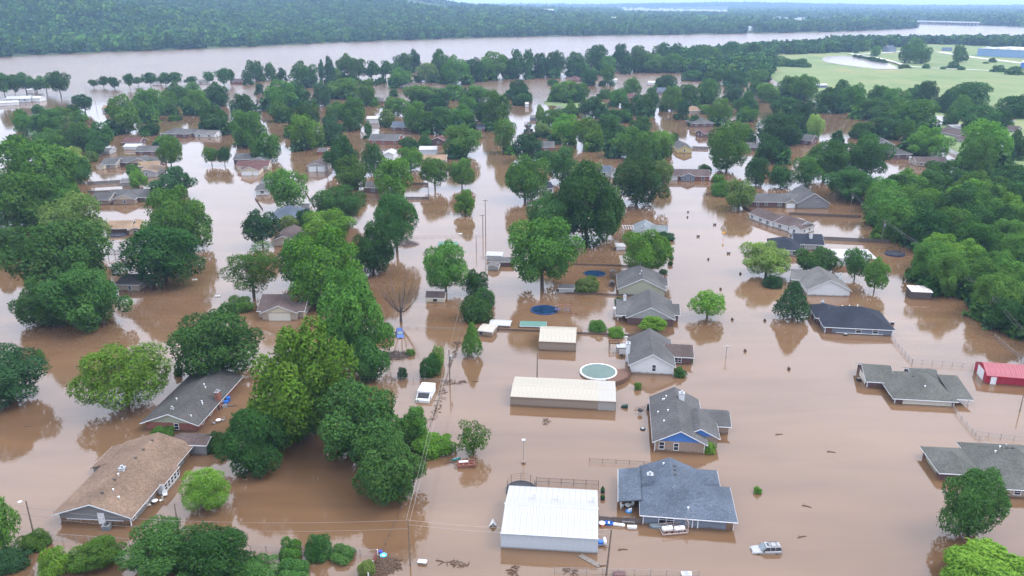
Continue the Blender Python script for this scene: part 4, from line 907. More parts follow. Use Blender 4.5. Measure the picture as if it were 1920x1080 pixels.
house('house', 'navy roofed house with white chimney behind the pale lime tree', 'house', [PW((1442, 477), (1500, 481), d=11.5, h=2.2, rt='hip', p=.5, wall='lgrey'), PW((1490, 468), (1542, 470), d=10, h=2.2, rt='gx', p=.42, wall='lgrey', chim=[(.6, .3, 1.0, 1.0, 1.4, 'white')])], roof='navy')
house('house', 'light grey roofed house with white gable and white chimney', 'house', [PW((1514, 554), (1592, 556), d=12, h=2.0, rt='gy', p=.5, wall='white', f=[], chim=[(.98, .75, .8, .8, 1.6, 'white')]), PW((1484, 535), (1520, 538), d=8, h=2.1, rt='gx', p=.42, wall='lgrey')], roof='lgrey')
house('carport', 'flat white roofed carport between the navy roof and the dense wood', 'carport', [PW((1567, 497), (1640, 498), d=8, h=2.4, rt='shed', p=.05, o=.3, open=True, posts=(.2, 4, 8, 12))], roof='white')
far = [  # x0 y x1 y depth eave roof-kind roofing walls | name | label
 ('303 258 352 259 12 2.6 hip grey dkbrick', 'house', 'grey hip roofed brick house at the bend of the left channel'),
 ('352 256 378 256 8 2.4 gx grey dkbrick', 'house', 'annex roofed house touching the grey hip roof at the left channel'),
 ('366 257 403 258 9 2.0 gx lgrey white', 'house', 'low light grey roof right of the brick hip roofed house'),
 ('694 270 746 271 12 2.6 gx grey brick', 'house', 'long grey roofed brick house above the white gabled shed'),
 ('734 245 776 246 12 2.6 gx blue dkbrick', 'house', 'blue grey roofed house with porch posts in the middle'),
 ('808 271 834 272 10 2.6 gy maroon dkbrick', 'house', 'maroon roofed house right of the small dark conifer'),
 ('788 308 836 308 9 2.4 gx buff beige', 'house', 'buff roof half hidden behind the two matching round trees'),
 ('895 247 908 247 9 2.6 gx navy dkbrick', 'house', 'small navy roof beside the middle channel'),
 ('696 195 718 195 12 2.8 hip grey brick', 'house', 'red brick house with grey hip roof beside the pale channel'),
 ('755 166 784 166 14 2.6 hip brown beige', 'house', 'pale brown roofed house near the river behind bushes'),
 ('1010 284 1038 284 11 2.6 gx grey brick', 'house', 'grey roofed house with brick chimney beside the dark central tree'),
 ('1042 213 1058 213 10 3.0 gy lgrey white', 'house', 'grey roofed white fronted house beside the grassy island'),
 ('994 226 1006 226 8 2.2 gx lgrey bluegrey', 'shed', 'low grey roofed shed at the edge of the middle channel'),
 ('1068 153 1090 153 14 2.6 hip maroon brick', 'house', 'reddish roofed house among river shore trees'),
 ('1216 160 1236 160 10 2.6 gx white white', 'shed', 'long white roofed shed in the pale flooded yard'),
 ('1143 156 1157 156 10 3.0 gx white white', 'shed', 'small white building behind the far flooded street'),
 ('1178 188 1197 188 12 2.6 gx maroon brick', 'house', 'pinkish roofed house above the side road'),
 ('1234 176 1250 176 12 2.6 gx bluegrey_roof bluegrey', 'house', 'blue grey roofed house at the top of the side road'),
 ('1292 214 1321 213 14 2.6 hip buff beige', 'house', 'buff hip roofed house, farther of two by the side road'),
 ('1300 239 1338 238 14 2.8 hip grey dkbrick', 'house', 'grey hip roofed brick house, nearer of two by the side road'),
 ('1320 258 1348 256 9 2.4 gx maroon dkbrick', 'house', 'dark maroon roof between the side road and the big tree'),
 ('1270 287 1297 287 17 2.6 gy char yellow', 'house', 'pale yellow house under a plain charcoal roof'),
 ('1121 332 1145 332 10 2.6 gx blue white', 'house', 'bluish grey roof half hidden behind the central clump'),
 ('1146 334 1158 334 10 2.8 gy grey white', 'house', 'white gabled wing peeping out beside the broad dark tree'),
 ('1026 366 1037 365 8 3.2 gx navy white', 'house', 'narrow navy roofed white house behind the central clump'),
 ('1640 279 1676 280 14 2.6 gy grey lgrey', 'house', 'grey gabled house beside the brown flooded channel at right'),
 ('1676 299 1708 298 12 2.8 hip char dkbrick', 'house', 'charcoal roofed house right of the grey gabled house'),
 ('1758 253 1796 262 12 2.6 gx brown lgrey', 'house', 'brown roofed house beside the dry paved road'),
 ('1790 268 1812 272 10 2.6 gx brown lgrey', 'house', 'second brown roof below the dry paved road'),
 ('1718 312 1775 313 9 2.4 gx brown beige', 'house', 'low brown roof inside the white vinyl fence'),
 ('1500 270 1520 272 12 2.6 gx grey dkbrick', 'house', 'grey roof behind the lime tree at the brown pool of water'),
 ('1586 322 1608 322 10 2.6 gx char dkbrick', 'house', 'charcoal roof peeping between two dark trees at right'),
 ('1885 250 1905 252 10 2.6 gx brown lgrey', 'house', 'brown roof near the right edge below the field trees'),
 ('1905 300 1935 304 10 2.6 gx maroon white', 'house', 'reddish roofed white house cut by the right edge'),
 ('1894 234 1901 234 5 3.0 gx maroon white', 'shed', 'small white shed with red roof near the right edge'),
 ('1528 167 1551 167 9 3.6 gx white bluegrey', 'shed', 'white roofed shed at the edge of the grass field'),
 ('12 193 56 192 12 3.2 gx white metal', 'metal_building', 'white metal warehouse standing in the river at left'),
 ('58 191 75 191 10 3.0 gx white white', 'shed', 'white annex right of the white metal warehouse'),
 ('0 199 36 197 8 2.4 gx white white', 'shed', 'long low white shed in front of the white metal warehouse'),
 ('50 175 62 175 8 3 gx white white', 'shed', 'white hut under the left riverside trees'),
 ('285 160 299 160 8 4 gx white white', 'shed', 'white hut in the row of riverside trees'),
 ('192 209 212 209 10 2.2 gx buff white', 'house', 'pale roofed hut right of the dark round tree in the river'),
 ('205 205 216 205 10 3.0 gx buff white', 'house', 'buff roof beside the soft green tree in the river'),
 ('432 158 453 158 9 3.2 gx brown brick', 'house', 'brown hut on the river bank strip'),
 ('372 158 392 158 9 2.4 gx lgrey white', 'house', 'pale hut on the river bank strip'),
 ('614 222 646 222 9 2.8 gx white white', 'shed', 'long white roof behind the tall mid green tree'),
 ('688 232 710 232 9 3.4 gx white white', 'shed', 'square white shed left of the olive tree'),
 ('787 293 818 293 9 3.6 gx white metal', 'shed', 'long white metal shed behind the two bright trees'),
 ('747 205 758 205 9 3.4 gy white white', 'shed', 'white gable shed in the wooded middle houses'),
 ('230 272 262 272 10 1.6 gx maroon dkbrick', 'house', 'low reddish roof in the brown yard at left'),
 ('232 281 262 281 8 1.8 gx white white', 'shed', 'white roof behind the small tree at left'),
 ('190 290 206 290 8 2.0 gx grey lgrey', 'shed', 'little grey roof beyond the L shaped house'),
 ('255 290 298 290 10 2.0 gx grey dkbrick', 'house', 'grey roof beyond the young bare trunked tree'),
 ('596 290 612 290 8 2.0 gx grey brick', 'shed', 'small grey roof behind the double garage'),
 ('1425 274 1436 274 8 2.6 gx lgrey white', 'house', 'pale grey roof behind the big tree of the long grey house'),
 ('1398 282 1432 284 8 2.2 gx grey dkbrick', 'house', 'grey porch roof behind the long grey house trees'),
 ('1668 100 1680 100 30 6 gx blue bluegrey', 'house', 'blue house between the field pond and the river trees'),
 ('1750 240 1765 240 8 2.8 gx white white', 'shed', 'white shed by the dry paved road'),
]
SHG['bluegrey_roof'] = SHG['blue']
for s_, nm, lab in far:
    q = s_.split(); x0, y0, x1, y1, d_, h_ = map(float, q[:6])
    house(nm, lab, nm if nm != 'metal_building' else 'building', [dict(A=P(x0, y0), B=P(x1, y1), d=d_, h=h_, rt=q[6], roof=q[7], wall=q[8], o=.3 if nm == 'shed' else .45, p=.25 if nm in ('shed', 'metal_building') else .4)], auto=nm != 'shed')
house('shed', 'white gabled shed with tall door left of the bright tree', 'shed', [PW((721, 303), (738, 303), d=11, h=4.0, rt='gy', p=.4, o=.3, wall='white', f=[('f', 'door', .5, 0, 2.4, 3)])], roof='white')
WALL['paleblue'] = mat('pale_blue_sheet', (.17, .27, .42), .6, .05, .5)
# factory beyond the field
fa = house('factory', 'long blue factory with white roof line beyond the grass field', 'factory', [dict(A=P(1831, 107), B=P(1990, 116), d=90, h=13, rt='flat', o=.6, wall='paleblue', roof='white', p=0, f=[])], auto=False)
for i in range(5):
    A_, B_2 = P(1831, 107), P(1990, 116); q = A_.lerp(B_2, .08 + i * .13); hb_ = MB(); hb_.box(-3, 3, 8, 14, 13.2, 15.2); hb_.build('rooftop_unit', white, fa, Matrix.Translation(((q - A_).length, 0, 0)))
house('factory', 'dark blue factory annex cut by the right edge', 'factory', [dict(A=P(1912, 131), B=P(1990, 134), d=40, h=9, rt='flat', o=.4, wall='blue', roof='white', p=0, f=[])], auto=False)
house('shed', 'long blue roofed shed at the far end of the grass field', 'shed', [dict(A=P(1765, 97), B=P(1784, 97.5), d=14, h=4, rt='gx', o=.4, wall='blue', roof='blue', f=[])], auto=False)

# ---- metal buildings with separate roof and wall panels
def metal_building(name, label, cat, W, n, wallm, roofm, newm=None, newfrom=1.0):
    """gabled shed whose sheets are pieces of their own"""
    A, B = W['A'], W['B']; L_ = (B - A).length; D, h, p = W['d'], W['h'], W['p']; yaw = math.atan2(B.y - A.y, B.x - A.x)
    t_ = root(name, label, cat, (A.x, A.y, 0), yaw)
    s_ = [(0, -1.2), (D, -1.2), (D, h), (D / 2, h + p * D / 2), (0, h)]
    mb = MB(); mb.prism([(0, v, z) for v, z in s_], [(L_, v, z) for v, z in s_]); mb.build('wall', wallm, t_)
    pw = L_ / n; o = .12; meshes = {}
    def share(key, fn, m):
        if (key, m.name) not in meshes: meshes[key, m.name] = fn().build(key, m).data; bpy.data.objects.remove([o_ for o_ in col.objects if o_.data == meshes[key, m.name]][0])
        return meshes[key, m.name]
    def sheet(v0, v1, z0, z1, th):
        mb = MB(); mb.prism([(.012, v0, z0), (.012, v1, z1), (.012, v1, z1 + th), (.012, v0, z0 + th)], [(pw - .012, v0, z0), (pw - .012, v1, z1), (pw - .012, v1, z1 + th), (pw - .012, v0, z0 + th)])
        for k in (.012, pw * .5): mb.prism([(k, v0, z0 + th), (k, v1, z1 + th), (k, v1, z1 + th + .035), (k, v0, z0 + th + .035)], [(k + .05, v0, z0 + th), (k + .05, v1, z1 + th), (k + .05, v1, z1 + th + .035), (k + .05, v0, z0 + th + .035)])
        return mb
    def wsheet():
        mb = MB(); mb.box(.01, pw - .01, -.04, -.004, -1.2, h - .02)
        for k in range(3): mb.box(.012 + pw * k / 3, .05 + pw * k / 3, -.065, -.04, -1.2, h - .02)
        return mb
    for i in range(n):
        new = newm and i / n >= newfrom
        rm_, wm_ = (newm[0], newm[1]) if new else (roofm, wallm)
        for nm, fn in (('roof_panel', lambda: sheet(-o, D / 2, h + .02 - o * p, h + .02 + p * D / 2, .04)), ('roof_panel_back', lambda: sheet(D / 2 + .001, D + o, h + .02 + p * D / 2, h + .02 - o * p, .04)), ('wall_panel', wsheet)):
            me = share(nm, fn, wm_ if nm == 'wall_panel' else rm_)
            o_ = bpy.data.objects.new(nm.replace('_back', ''), me); col.objects.link(o_); o_.parent = t_; o_.location = (i * pw, 0, 0)
    rb = MB(); z = h + p * D / 2 + .1; rb.prism([(-.1, D / 2 - .3, z - .3 * p - .02), (-.1, D / 2, z + .04), (-.1, D / 2 + .3, z - .3 * p - .02)], [(L_ + .1, D / 2 - .3, z - .3 * p - .02), (L_ + .1, D / 2, z + .04), (L_ + .1, D / 2 + .3, z - .3 * p - .02)]); rb.build('ridge_cap', roofm, t_)
    ev = MB(); ev.box(-.1, L_ + .1, -.28, -.13, h - .1, h + .04); ev.build('gutter', wallm, t_)
    for u in (-.05, L_ - .09):
        cb = MB(); cb.box(u, u + .14, -.10, .1, -1.2, h - .1); cb.build('corner_trim', wallm, t_)
    return t_, L_
t_, L_ = metal_building('metal_building', 'big white metal building with bright roof in the bottom centre', 'building', dict(A=P(939.5, 1027), B=P(1120, 1038), d=12.6, h=2.85, p=.14), 16, WALL['metal'], SHG['white'])
for u in (4.5, 8.4, 14.2):
    vb_ = MB(); vb_.tube((u, 8.5, 3.3), (u, 8.5, 4.5), .12); vb_.tube((u, 8.5, 4.4), (u, 8.5, 4.6), .25); vb_.build('roof_vent', white, t_)
metal_building('metal_building', 'long low tan metal building with cream roof and pale end sheets', 'building', dict(A=P(957, 760), B=P(1154, 770), d=9.2, h=2.15, p=.1), 24, WALL['tan'], SHG['cream'], (mat('new_cream_sheet', (.27, .255, .23), .4, .03), mat('new_grey_sheet', (.27, .26, .25), .5, .03)), .8)
metal_building('metal_building', 'small square tan metal shed with cream roof on the fence', 'shed', dict(A=P(1010, 656), B=P(1079, 659), d=9.5, h=2.35, p=.32), 9, WALL['tan'], SHG['cream'])
t_, L_ = metal_building('red_barn', 'red metal barn with pink red roof and white doors at right', 'barn', dict(A=P(1847, 719), B=P(1962, 728), d=7.2, h=2.0, p=.42), 12, WALL['red'], SHG['red'])
fm = side_map('l', L_, 7.2); feature('garage', fm, 3.4, 0, 3.4, 2.2, t_, Matrix()); feature('door', side_map('f', L_, 7.2), 1.5, 0, .95, 1.75, t_, Matrix.Translation((0, -.07, 0)))
# ---- small sheds
def shed(x0, y0, x1, y1, d_, h_, rt, rf, wl, lab, f=(), p=.4, nm='shed', **k): return house(nm, lab, nm, [dict(A=P(x0, y0), B=P(x1, y1), d=d_, h=h_, rt=rt, roof=rf, wall=wl, p=p, o=.2, f=list(f), **k)], auto=False)
shed(799, 567, 833, 568, 3.4, 1.5, 'gx', 'brown', 'cream', 'little cream shed with brown roof and dark window in open water', [('f', 'win', .5, .5, .9, .5, dark)], p=.7)
shed(897, 629, 922, 632, 4.2, 1.4, 'gx', 'cream', 'tan', 'small low tan shed beside the green conifer', [('f', 'win', .2, .5, .5, .5, dark)], p=.1)
shed(919, 612, 955, 614, 3.2, .55, 'gx', 'white', 'lgrey', 'sunken white gable roof beside the wooden fence', p=.25)
shed(976, 614, 1023, 615, 3.0, .4, 'flat', 'teal', 'white', 'sunken green topped container behind the square tan shed') if SHG.setdefault('teal', mat('roof_teal', (.06, .135, .11), .6, .12)) else None
shed(913, 487, 941, 488, 3.6, 1.5, 'gx', 'white', 'metal', 'small white shed at the centre power poles')
shed(917, 499, 962, 500, 3.5, 1.5, 'shed', 'grey', 'dkbrick', 'long grey lean-to shed below the small white shed', p=.1)
shed(915, 507, 934, 508, 3.0, 1.4, 'gy', 'lgrey', 'lgrey', 'small grey gabled garden shed by the lean-to')
shed(1707, 560, 1745, 562, 4.5, 2.2, 'shed', 'rust', 'wood', 'weathered board shed with rusty roof at the wood edge', p=.04)
shed(1048, 550, 1076, 551, 3.5, 1.6, 'gx', 'grey', 'lgrey', 'grey blue shed left of the olive bush', p=.3)
shed(1156, 470, 1172, 470, 3.5, 1.5, 'flat', 'white', 'white', 'tiny white hut behind the spreading garden tree')
shed(985, 201, 991, 201, 5, 2.6, 'gx', 'cream', 'white', 'tiny white hut at the near river channel')
shed(822, 462, 856, 462, 4, .35, 'flat', 'teal', 'white', 'half drowned pale green pool wall behind the lone tree')
# ------------------------------------------------------------------ far bank buildings and bridge
def far_box(x0, x1, y, hgt, d_, m_, lab, nm='building'):
    A, B = P(x0, y), P(x1, y); z = float(ground_h(np.array([A.x]), np.array([A.y + 10]))[0][0]); z = max(z, 0)
    t_ = root(nm, lab, nm, (A.x, A.y, z)); L_ = B.x - A.x
    mb = MB(); mb.box(0, L_, 0, d_, -3, hgt); mb.build('wall', m_, t_)
    rb = MB(); rb.prism([(-.5, -.5, hgt + .01), (-.5, d_ / 2, hgt + d_ * .06), (-.5, d_ + .5, hgt + .01)], [(L_ + .5, -.5, hgt + .01), (L_ + .5, d_ / 2, hgt + d_ * .06), (L_ + .5, d_ + .5, hgt + .01)]); rb.build('roof', SHG['white'], t_)
    return t_
far_box(1016, 1038, 37, 24, 60, white, 'white warehouse among far woods across the river')
far_box(1136, 1156, 49, 15, 40, white, 'low white building on the far river bank')
far_box(672, 682, 44, 14, 25, white, 'white house in the far bank clearing at centre left')
far_box(180, 187, 83, 9, 14, white, 'white house in the woods on the left hillside')
far_box(912, 922, 48, 10, 25, white, 'white farm building beside the far bank field')
far_box(696, 699, 19, 14, 25, white, 'tiny white house high on the wooded hill')
far_box(986, 1000, 50, 9, 25, WALL['brick'], 'reddish building in the far bank woods')
far_box(1438, 1452, 42, 14, 50, white, 'pale industrial hall on the peninsula')
tw = root('gravel_plant', 'white gravel plant tower with sloping conveyor on the far shore', 'tower', P(1405, 59))
mb = MB(); mb.box(-4, 4, -4, 4, 0, 12); mb.build('tower', white, tw); mb = MB(); mb.tube((4, 0, 11.5), (16, 0, 1), .8); mb.build('conveyor', metal, tw); mb = MB(); mb.lathe([(4, 12.01), (4, 13), (1, 14.5)], (0, 0, 0), 10); mb.build('hopper', white, tw)
# far town: specks nobody could count
rr = random.Random(8); mb = MB()
for _ in range(420):
    x = rr.uniform(1150, 1375) if rr.random() < .6 else rr.uniform(1380, 1560) if rr.random() < .5 else rr.uniform(900, 1150)
    y = 21 + (x - 1150) * .018 + rr.uniform(-3, 4) if x < 1380 else rr.uniform(37, 46) if x > 1380 and x < 1561 and _ % 2 else rr.uniform(19, 31)
    q = P(x, y); z = max(0, float(ground_h(np.array([q.x]), np.array([q.y]))[0][0])); w_ = rr.uniform(4, 15) * q.y / 5000; h_ = rr.uniform(10, 17)
    mb.box(q.x - w_, q.x + w_, q.y, q.y + w_, z - 2, z + h_)
o = mb.build('distant_town', mat('town_wall', (.6, .61, .63), .7, .2, .01)); tag(o, 'pale scattered buildings of a far town', kind='stuff')
br = root('bridge', 'long low bridge on many piers crossing the far river arm', 'bridge', P(1716, 45.5))
A, B = P(1716, 45.5), P(1835, 48.5); dv = B - A; mb = MB(); nrm = Vector((-dv.y, dv.x, 0)).normalized() * 6
mb.prism([Vector((0, 0, 9)) - nrm, Vector((0, 0, 9)) + nrm, Vector((0, 0, 13)) + nrm, Vector((0, 0, 13)) - nrm], [dv + Vector((0, 0, 9)) - nrm, dv + Vector((0, 0, 9)) + nrm, dv + Vector((0, 0, 13)) + nrm, dv + Vector((0, 0, 13)) - nrm]); mb.build('deck', white, br)
for i in range(20):
    q = dv * (i + .5) / 20; mb = MB(); mb.box(q.x - 2.5, q.x + 2.5, q.y - 4, q.y + 4, -2, 9); mb.build('pier', metal, br)
isl = MB(); q = P(1733, 53)
# farm fields on the far bank, paths and lawns
def sheet(name, px, z, m_, lab):
    mb = MB(); ps = [P(x, y) for x, y in px]; mb.add([(p.x, p.y, z) for p in ps], [tuple(range(len(ps)))]); o = mb.build(name, m_); tag(o, lab, kind='structure'); return o
grass_far = mat('far_field_grass', (.20, .235, .095), .95, .15, .01); gravel = mat('pale_gravel', (.42, .40, .36), .95, .1, .05); asphalt = mat('pale_asphalt', (.26, .255, .25), .9, .12, .3)
sheet('field', [(760, 43), (770, 38), (905, 36), (904, 41), (850, 41), (842, 46), (822, 46), (824, 42)], 4.0, grass_far, 'pale meadow on the far bank')
sheet('field', [(640, 69), (672, 69.5), (668, 66.5), (645, 66.5)], 3.4, grass_far, 'small meadow by the far shore')
sheet('field', [(700, 46), (717, 46), (715, 42), (702, 42)], 3.6, grass_far, 'small meadow beside the white far house')
def ribbon(name, px, wd, z, m_, lab):
    ps = [P(x, y) for x, y in px]; mb = MB(); v = []
    for i, p in enumerate(ps):
        d = (ps[min(i + 1, len(ps) - 1)] - ps[max(i - 1, 0)]).normalized(); n = Vector((-d.y, d.x, 0)) * wd / 2
        zz = z if z > -1 else float(ground_h(np.array([p.x]), np.array([p.y]))[0][0]) + .25
        v += [(p.x + n.x, p.y + n.y, zz), (p.x - n.x, p.y - n.y, zz)]
    mb.add(v, [(2 * i, 2 * i + 1, 2 * i + 3, 2 * i + 2) for i in range(len(ps) - 1)]); o = mb.build(name, m_); tag(o, lab, kind='structure')
ribbon('path', [(1594, 103), (1606, 106), (1640, 110), (1680, 120), (1700, 127), (1740, 131), (1800, 133), (1860, 136), (1930, 141)], 7, 2.3, gravel, 'pale gravel track past the field pond')
ribbon('path', [(1606, 105), (1640, 103), (1690, 99), (1740, 97)], 9, 2.3, gravel, 'pale gravel drive beside the river trees')
ribbon('path', [(1760, 100), (1830, 111), (1880, 117), (1950, 126)], 12, 2.35, gravel, 'pale track in front of the blue factory')
ribbon('road', [(1757, 222), (1775, 232), (1800, 246), (1830, 262), (1880, 285), (1940, 305)], 9, 2.0, asphalt, 'dry paved road between trees at right')
rr = random.Random(4)
for i in range(16):
    t = i / 15; x, y = (1603 + t * 78, 106.5 + t * 15) if i < 12 else (1700 + (i - 12) * 34, 127 + (i - 12) * 1.6)
    q = P(x, y, 1.5); r = rr.uniform(2.2, 3.6); place_tree(q.x, q.y, r * .6 + 1.4, r * 1.3, r * .8, 'B', 1, 'low dark bush in the line along the field track', 'bushes along the field track', lod=2)

# ------------------------------------------------------------------ poles, lamps, wires
def pole(x, y0, y1, label, r=.13, arms=1, transf=False, m_=None, nm='utility_pole', lean=0):
    b = P(x, y1); h_ = height_at(b.y, y0); t_ = root(nm, label, 'utility pole' if nm == 'utility_pole' else 'pole', b)
    mb = MB(); mb.tube((0, 0, -1.2), (lean, 0, h_), r * 1.2, r * .8, 8); mb.build('shaft', m_ or wood_pole, t_)
    for k in range(arms):
        mb = MB(); mb.box(-1.1, 1.1, -.06, .06, h_ - .5 - k, h_ - .36 - k); mb.build('crossarm', wood_pole, t_)
        for u in (-1, -.5, .5, 1): pass
        mb = MB(); [mb.tube((u, 0, h_ - .36 - k), (u, 0, h_ - .18 - k), .06, .04, 6) for u in (-1, 1)]; mb.build('insulator', white, t_)
    if transf:
        mb = MB(); mb.tube((.4, -.1, h_ - 2.4), (.4, -.1, h_ - 1.4), .26, n=10); mb.build('transformer', metal, t_)
    return Vector((b.x, b.y, h_))
tA = pole(910.5, 374, 442, 'tall utility pole in the flooded street left of the central clump')
tB = pole(905.5, 402, 444, 'shorter utility pole just left of the tall street pole')
tC = pole(893, 441, 470, 'weathered pole near the small white shed at centre', arms=0, r=.1)
tD = pole(843.5, 656, 715, 'utility pole with grey transformer beside the clipped evergreens', transf=True, arms=0)
tE = pole(769.3, 974, 1060, 'thin utility pole rising from open water right of the fence line', arms=0, r=.1)
tF = pole(1136, 992, 1078, 'brown pole leaning beside the white metal building', arms=0, r=.14, lean=.5)
tG = pole(334, 944, 988, 'short grey post in front of the round bright tree', arms=0, r=.11)
tH = pole(616, 305, 350, 'utility pole right of the double garage')
tI = pole(1594, 362, 394, 'white utility pole at the end of the long wooden fence', transf=True, m_=bark_grey, arms=0)
tJ = pole(1652, 412, 455, 'utility pole with transformer beside the navy trampoline', transf=True, m_=bark_grey, arms=0)
tK = pole(1746, 473, 515, 'pale utility pole showing through the dense wood', transf=True, m_=bark_grey, arms=0)
tL = pole(1851, 550, 600, 'pale utility pole above the wood edge near the rusty shed', transf=True, m_=bark_grey, arms=0)
pole(1007, 662, 716, 'utility pole behind the long tan building', arms=0)
pole(1912, 738, 771, 'lone thin post standing in water below the red barn', arms=0, r=.1)
pole(163, 153, 178, 'thin pole in the river near the dark round tree', arms=0)
pole(181, 186, 204, 'thin pole at the pale roofed hut', arms=0)
pole(380, 191, 210, 'pole among the trees behind the left channel')
pole(134, 312, 340, 'pale pole beside the yellow green tree', m_=bark_grey, transf=True, arms=0)
pole(1440, 233, 250, 'thin pole beside the big dark tree right of the side road', arms=0)
pole(1347, 286, 312, 'pole with lamp in front of the big tree by the long grey house', m_=bark_grey, arms=0)
pole(940, 257, 292, 'thin pole in the middle channel', arms=0)
pole(997, 192, 215, 'left of two thin poles in the far channel', arms=0, r=.12)
pole(1001, 192, 214, 'right of two thin poles in the far channel', arms=0, r=.12)
wire_m = mat('wire', (.24, .22, .21), .5, .02)
def wires(label, pts, offs=((0, 0),), r=.022, sag=.6):
    t_ = root('power_line', label, 'power line', pts[0]); o0 = Vector(pts[0])
    for dx, dz in offs:
        mb = MB()
        for a, b in zip(pts[:-1], pts[1:]):
            a, b = Vector(a) + Vector((dx, 0, dz)), Vector(b) + Vector((dx, 0, dz)); prev = a; n = 14
            for i in range(1, n + 1):
                t = i / n; c = a.lerp(b, t); c.z -= sag * 4 * t * (1 - t); mb.tube(prev - o0, c - o0, r, n=3); prev = c
        mb.build('cable', wire_m, t_)
wires('pair of wires from the thin water pole back to the transformer pole', [tE, tD], ((-.25, -.1), (.25, -.4)))
wires('long low wires crossing in front of the tan house', [tE, tG + Vector((-2, -8, 3)), P(-60, 930, 5)], ((0, -.1), (0, -1.6)))
wires('thin wires running right from the thin water pole', [tE, tF], ((0, -.1), (0, -.9)), .018)
wires('wires up the right wood from pole to pole', [tI, tJ, tK, tL, P(1960, 660, 8)], ((-.6, -.2), (0, 0), (.6, -.2)), .02)
wires('wires along the flooded centre street', [tD, tC, tB, tA], ((0, -.1),), .018)
def lamp(x, y0, y1, label, side=-1):
    b = P(x, y1); h_ = height_at(b.y, y0); t_ = root('street_lamp', label, 'street lamp', b)
    mb = MB(); mb.tube((0, 0, -1.2), (0, 0, h_), .14, .09, 8); mb.build('shaft', wood_pole, t_)
    mb = MB(); mb.tube((0, 0, h_ - .3), (side * .9, 0, h_ - .15), .04); mb.build('arm', metal, t_)
    mb = MB(); mb.lathe([(.08, .12), (.3, 0), (.26, -.14), (.05, -.2)], (side * 1.0, 0, h_ - .15), 10); mb.build('lamp_head', white, t_)
lamp(62.5, 939, 998, 'leaning wooden street lamp with white head at lower left')
b = P(981.5, 868); h_ = height_at(b.y, 826); t_ = root('street_lamp', 'thin metal lamp post with square white head in open water', 'street lamp', b)
mb = MB(); mb.tube((0, 0, -1), (0, 0, h_), .06); mb.build('shaft', metal, t_); mb = MB(); mb.box(-.3, .3, -.2, .2, h_, h_ + .22); mb.build('lamp_head', white, t_); mb = MB(); mb.box(-.35, .35, -.35, .35, -.2, .35); mb.build('base', WALL['tanbrick'], t_)
b = P(1361, 670); h_ = height_at(b.y, 648); t_ = root('laundry_pole', 'grey T shaped pole in open water right of the white gabled house', 'pole', b)
mb = MB(); mb.tube((0, 0, -1), (0, 0, h_), .09); mb.build('shaft', metal, t_); mb = MB(); mb.tube((-.9, 0, h_ - .15), (.9, 0, h_), .07); mb.tube((-.4, -.6, h_ - .1), (.4, .6, h_ - .1), .05); mb.build('crossarm', metal, t_)
b = P(1356, 448); h_ = height_at(b.y, 435); t_ = root('road_sign', 'yellow diamond road sign standing in the flooded street', 'sign', b)
mb = MB(); mb.tube((0, 0, -1), (0, 0, h_), .05); mb.build('post', metal, t_); s = .52; z = h_ - .2; mb = MB(); mb.prism([(0, -.07, z - s), (s, -.07, z), (0, -.07, z + s), (-s, -.07, z)], [(0, -.10, z - s), (s, -.10, z), (0, -.10, z + s), (-s, -.10, z)]); mb.build('sign_plate', mat('sign_yellow', (.80, .42, .02), .5, .03), t_)

# ------------------------------------------------------------------ fences
def fence(label, px, h_, kind='wood', m_=None, step=2.4, nm='fence', mp=None):
    ps = [P(x, y) for x, y in px]; t_ = root(nm, label, 'fence', ps[0]); o0 = ps[0]; m_ = m_ or wood_grey
    for a, b in zip(ps[:-1], ps[1:]):
        L_ = (b - a).length; n = max(1, round(L_ / step)); s = L_ / n; d = (b - a).normalized(); yaw = math.atan2(d.y, d.x)
        pm = None
        for i in range(n + 1):
            q = a + d * s * i - o0; R_ = Matrix.Translation(q) @ Matrix.Rotation(yaw, 4, 'Z')
            mb = MB(); w_ = .07 if kind in ('wood', 'vinyl') else .035; mb.box(-w_, w_, .02, .02 + 2 * w_, -.9, h_ + .08); mb.build('post', mp or m_, t_, R_)
            if i == n: break
            if kind in ('wood', 'vinyl'):
                if pm is None:
                    mb = MB(); k = int(s / .15) if kind == 'wood' else int(s / .3); bw = s / k; rq = random.Random(int(L_ * 10))
                    for j in range(k): mb.box(j * bw + .012, (j + 1) * bw - .012, -.03, 0, -.9, h_ + rq.uniform(-.05, .05) * (kind == 'wood'))
                    mb.box(0, s, .001, .05, h_ * .72, h_ * .72 + .1); o_ = mb.build('fence_panel', m_); pm = o_.data; bpy.data.objects.remove(o_)
                o_ = bpy.data.objects.new('fence_panel', pm); col.objects.link(o_); o_.parent = t_; o_.location = q; o_.rotation_euler = (0, 0, yaw)
            elif kind == 'chain':
                mb = MB(); mb.tube((0, 0, h_), (s, 0, h_), .025, n=4); mb.build('rail', m_, t_, R_)
                mb = MB(); [mb.box(x_, x_ + .012, -.006, .006, -.3, h_) for x_ in np.arange(.15, s, .3)]; [mb.box(0, s, -.005, .005, z_, z_ + .012) for z_ in np.arange(.1, h_, .25)]; o_ = mb.build('wire_mesh', m_, t_, R_); o_['kind'] = 'stuff'
            else:
                mb = MB(); [mb.box(0, s, -.02, .02, z_, z_ + .045) for z_ in (h_ * .35, h_ - .08)]; mb.build('rail', m_, t_, R_)
                mb = MB(); [mb.box(x_ - .014, x_ + .014, -.014, .014, -.6, h_ + .08) for x_ in np.arange(.12, s, .2)]; o_ = mb.build('pickets', m_, t_, R_); o_['kind'] = 'stuff'
    return t_
rust_m = mat('rusty_iron', (.11, .075, .062), .8, .2); galv = mat('galvanised', (.23, .22, .22), .6, .1); vinyl = mat('white_vinyl', (.74, .75, .77), .5, .02)
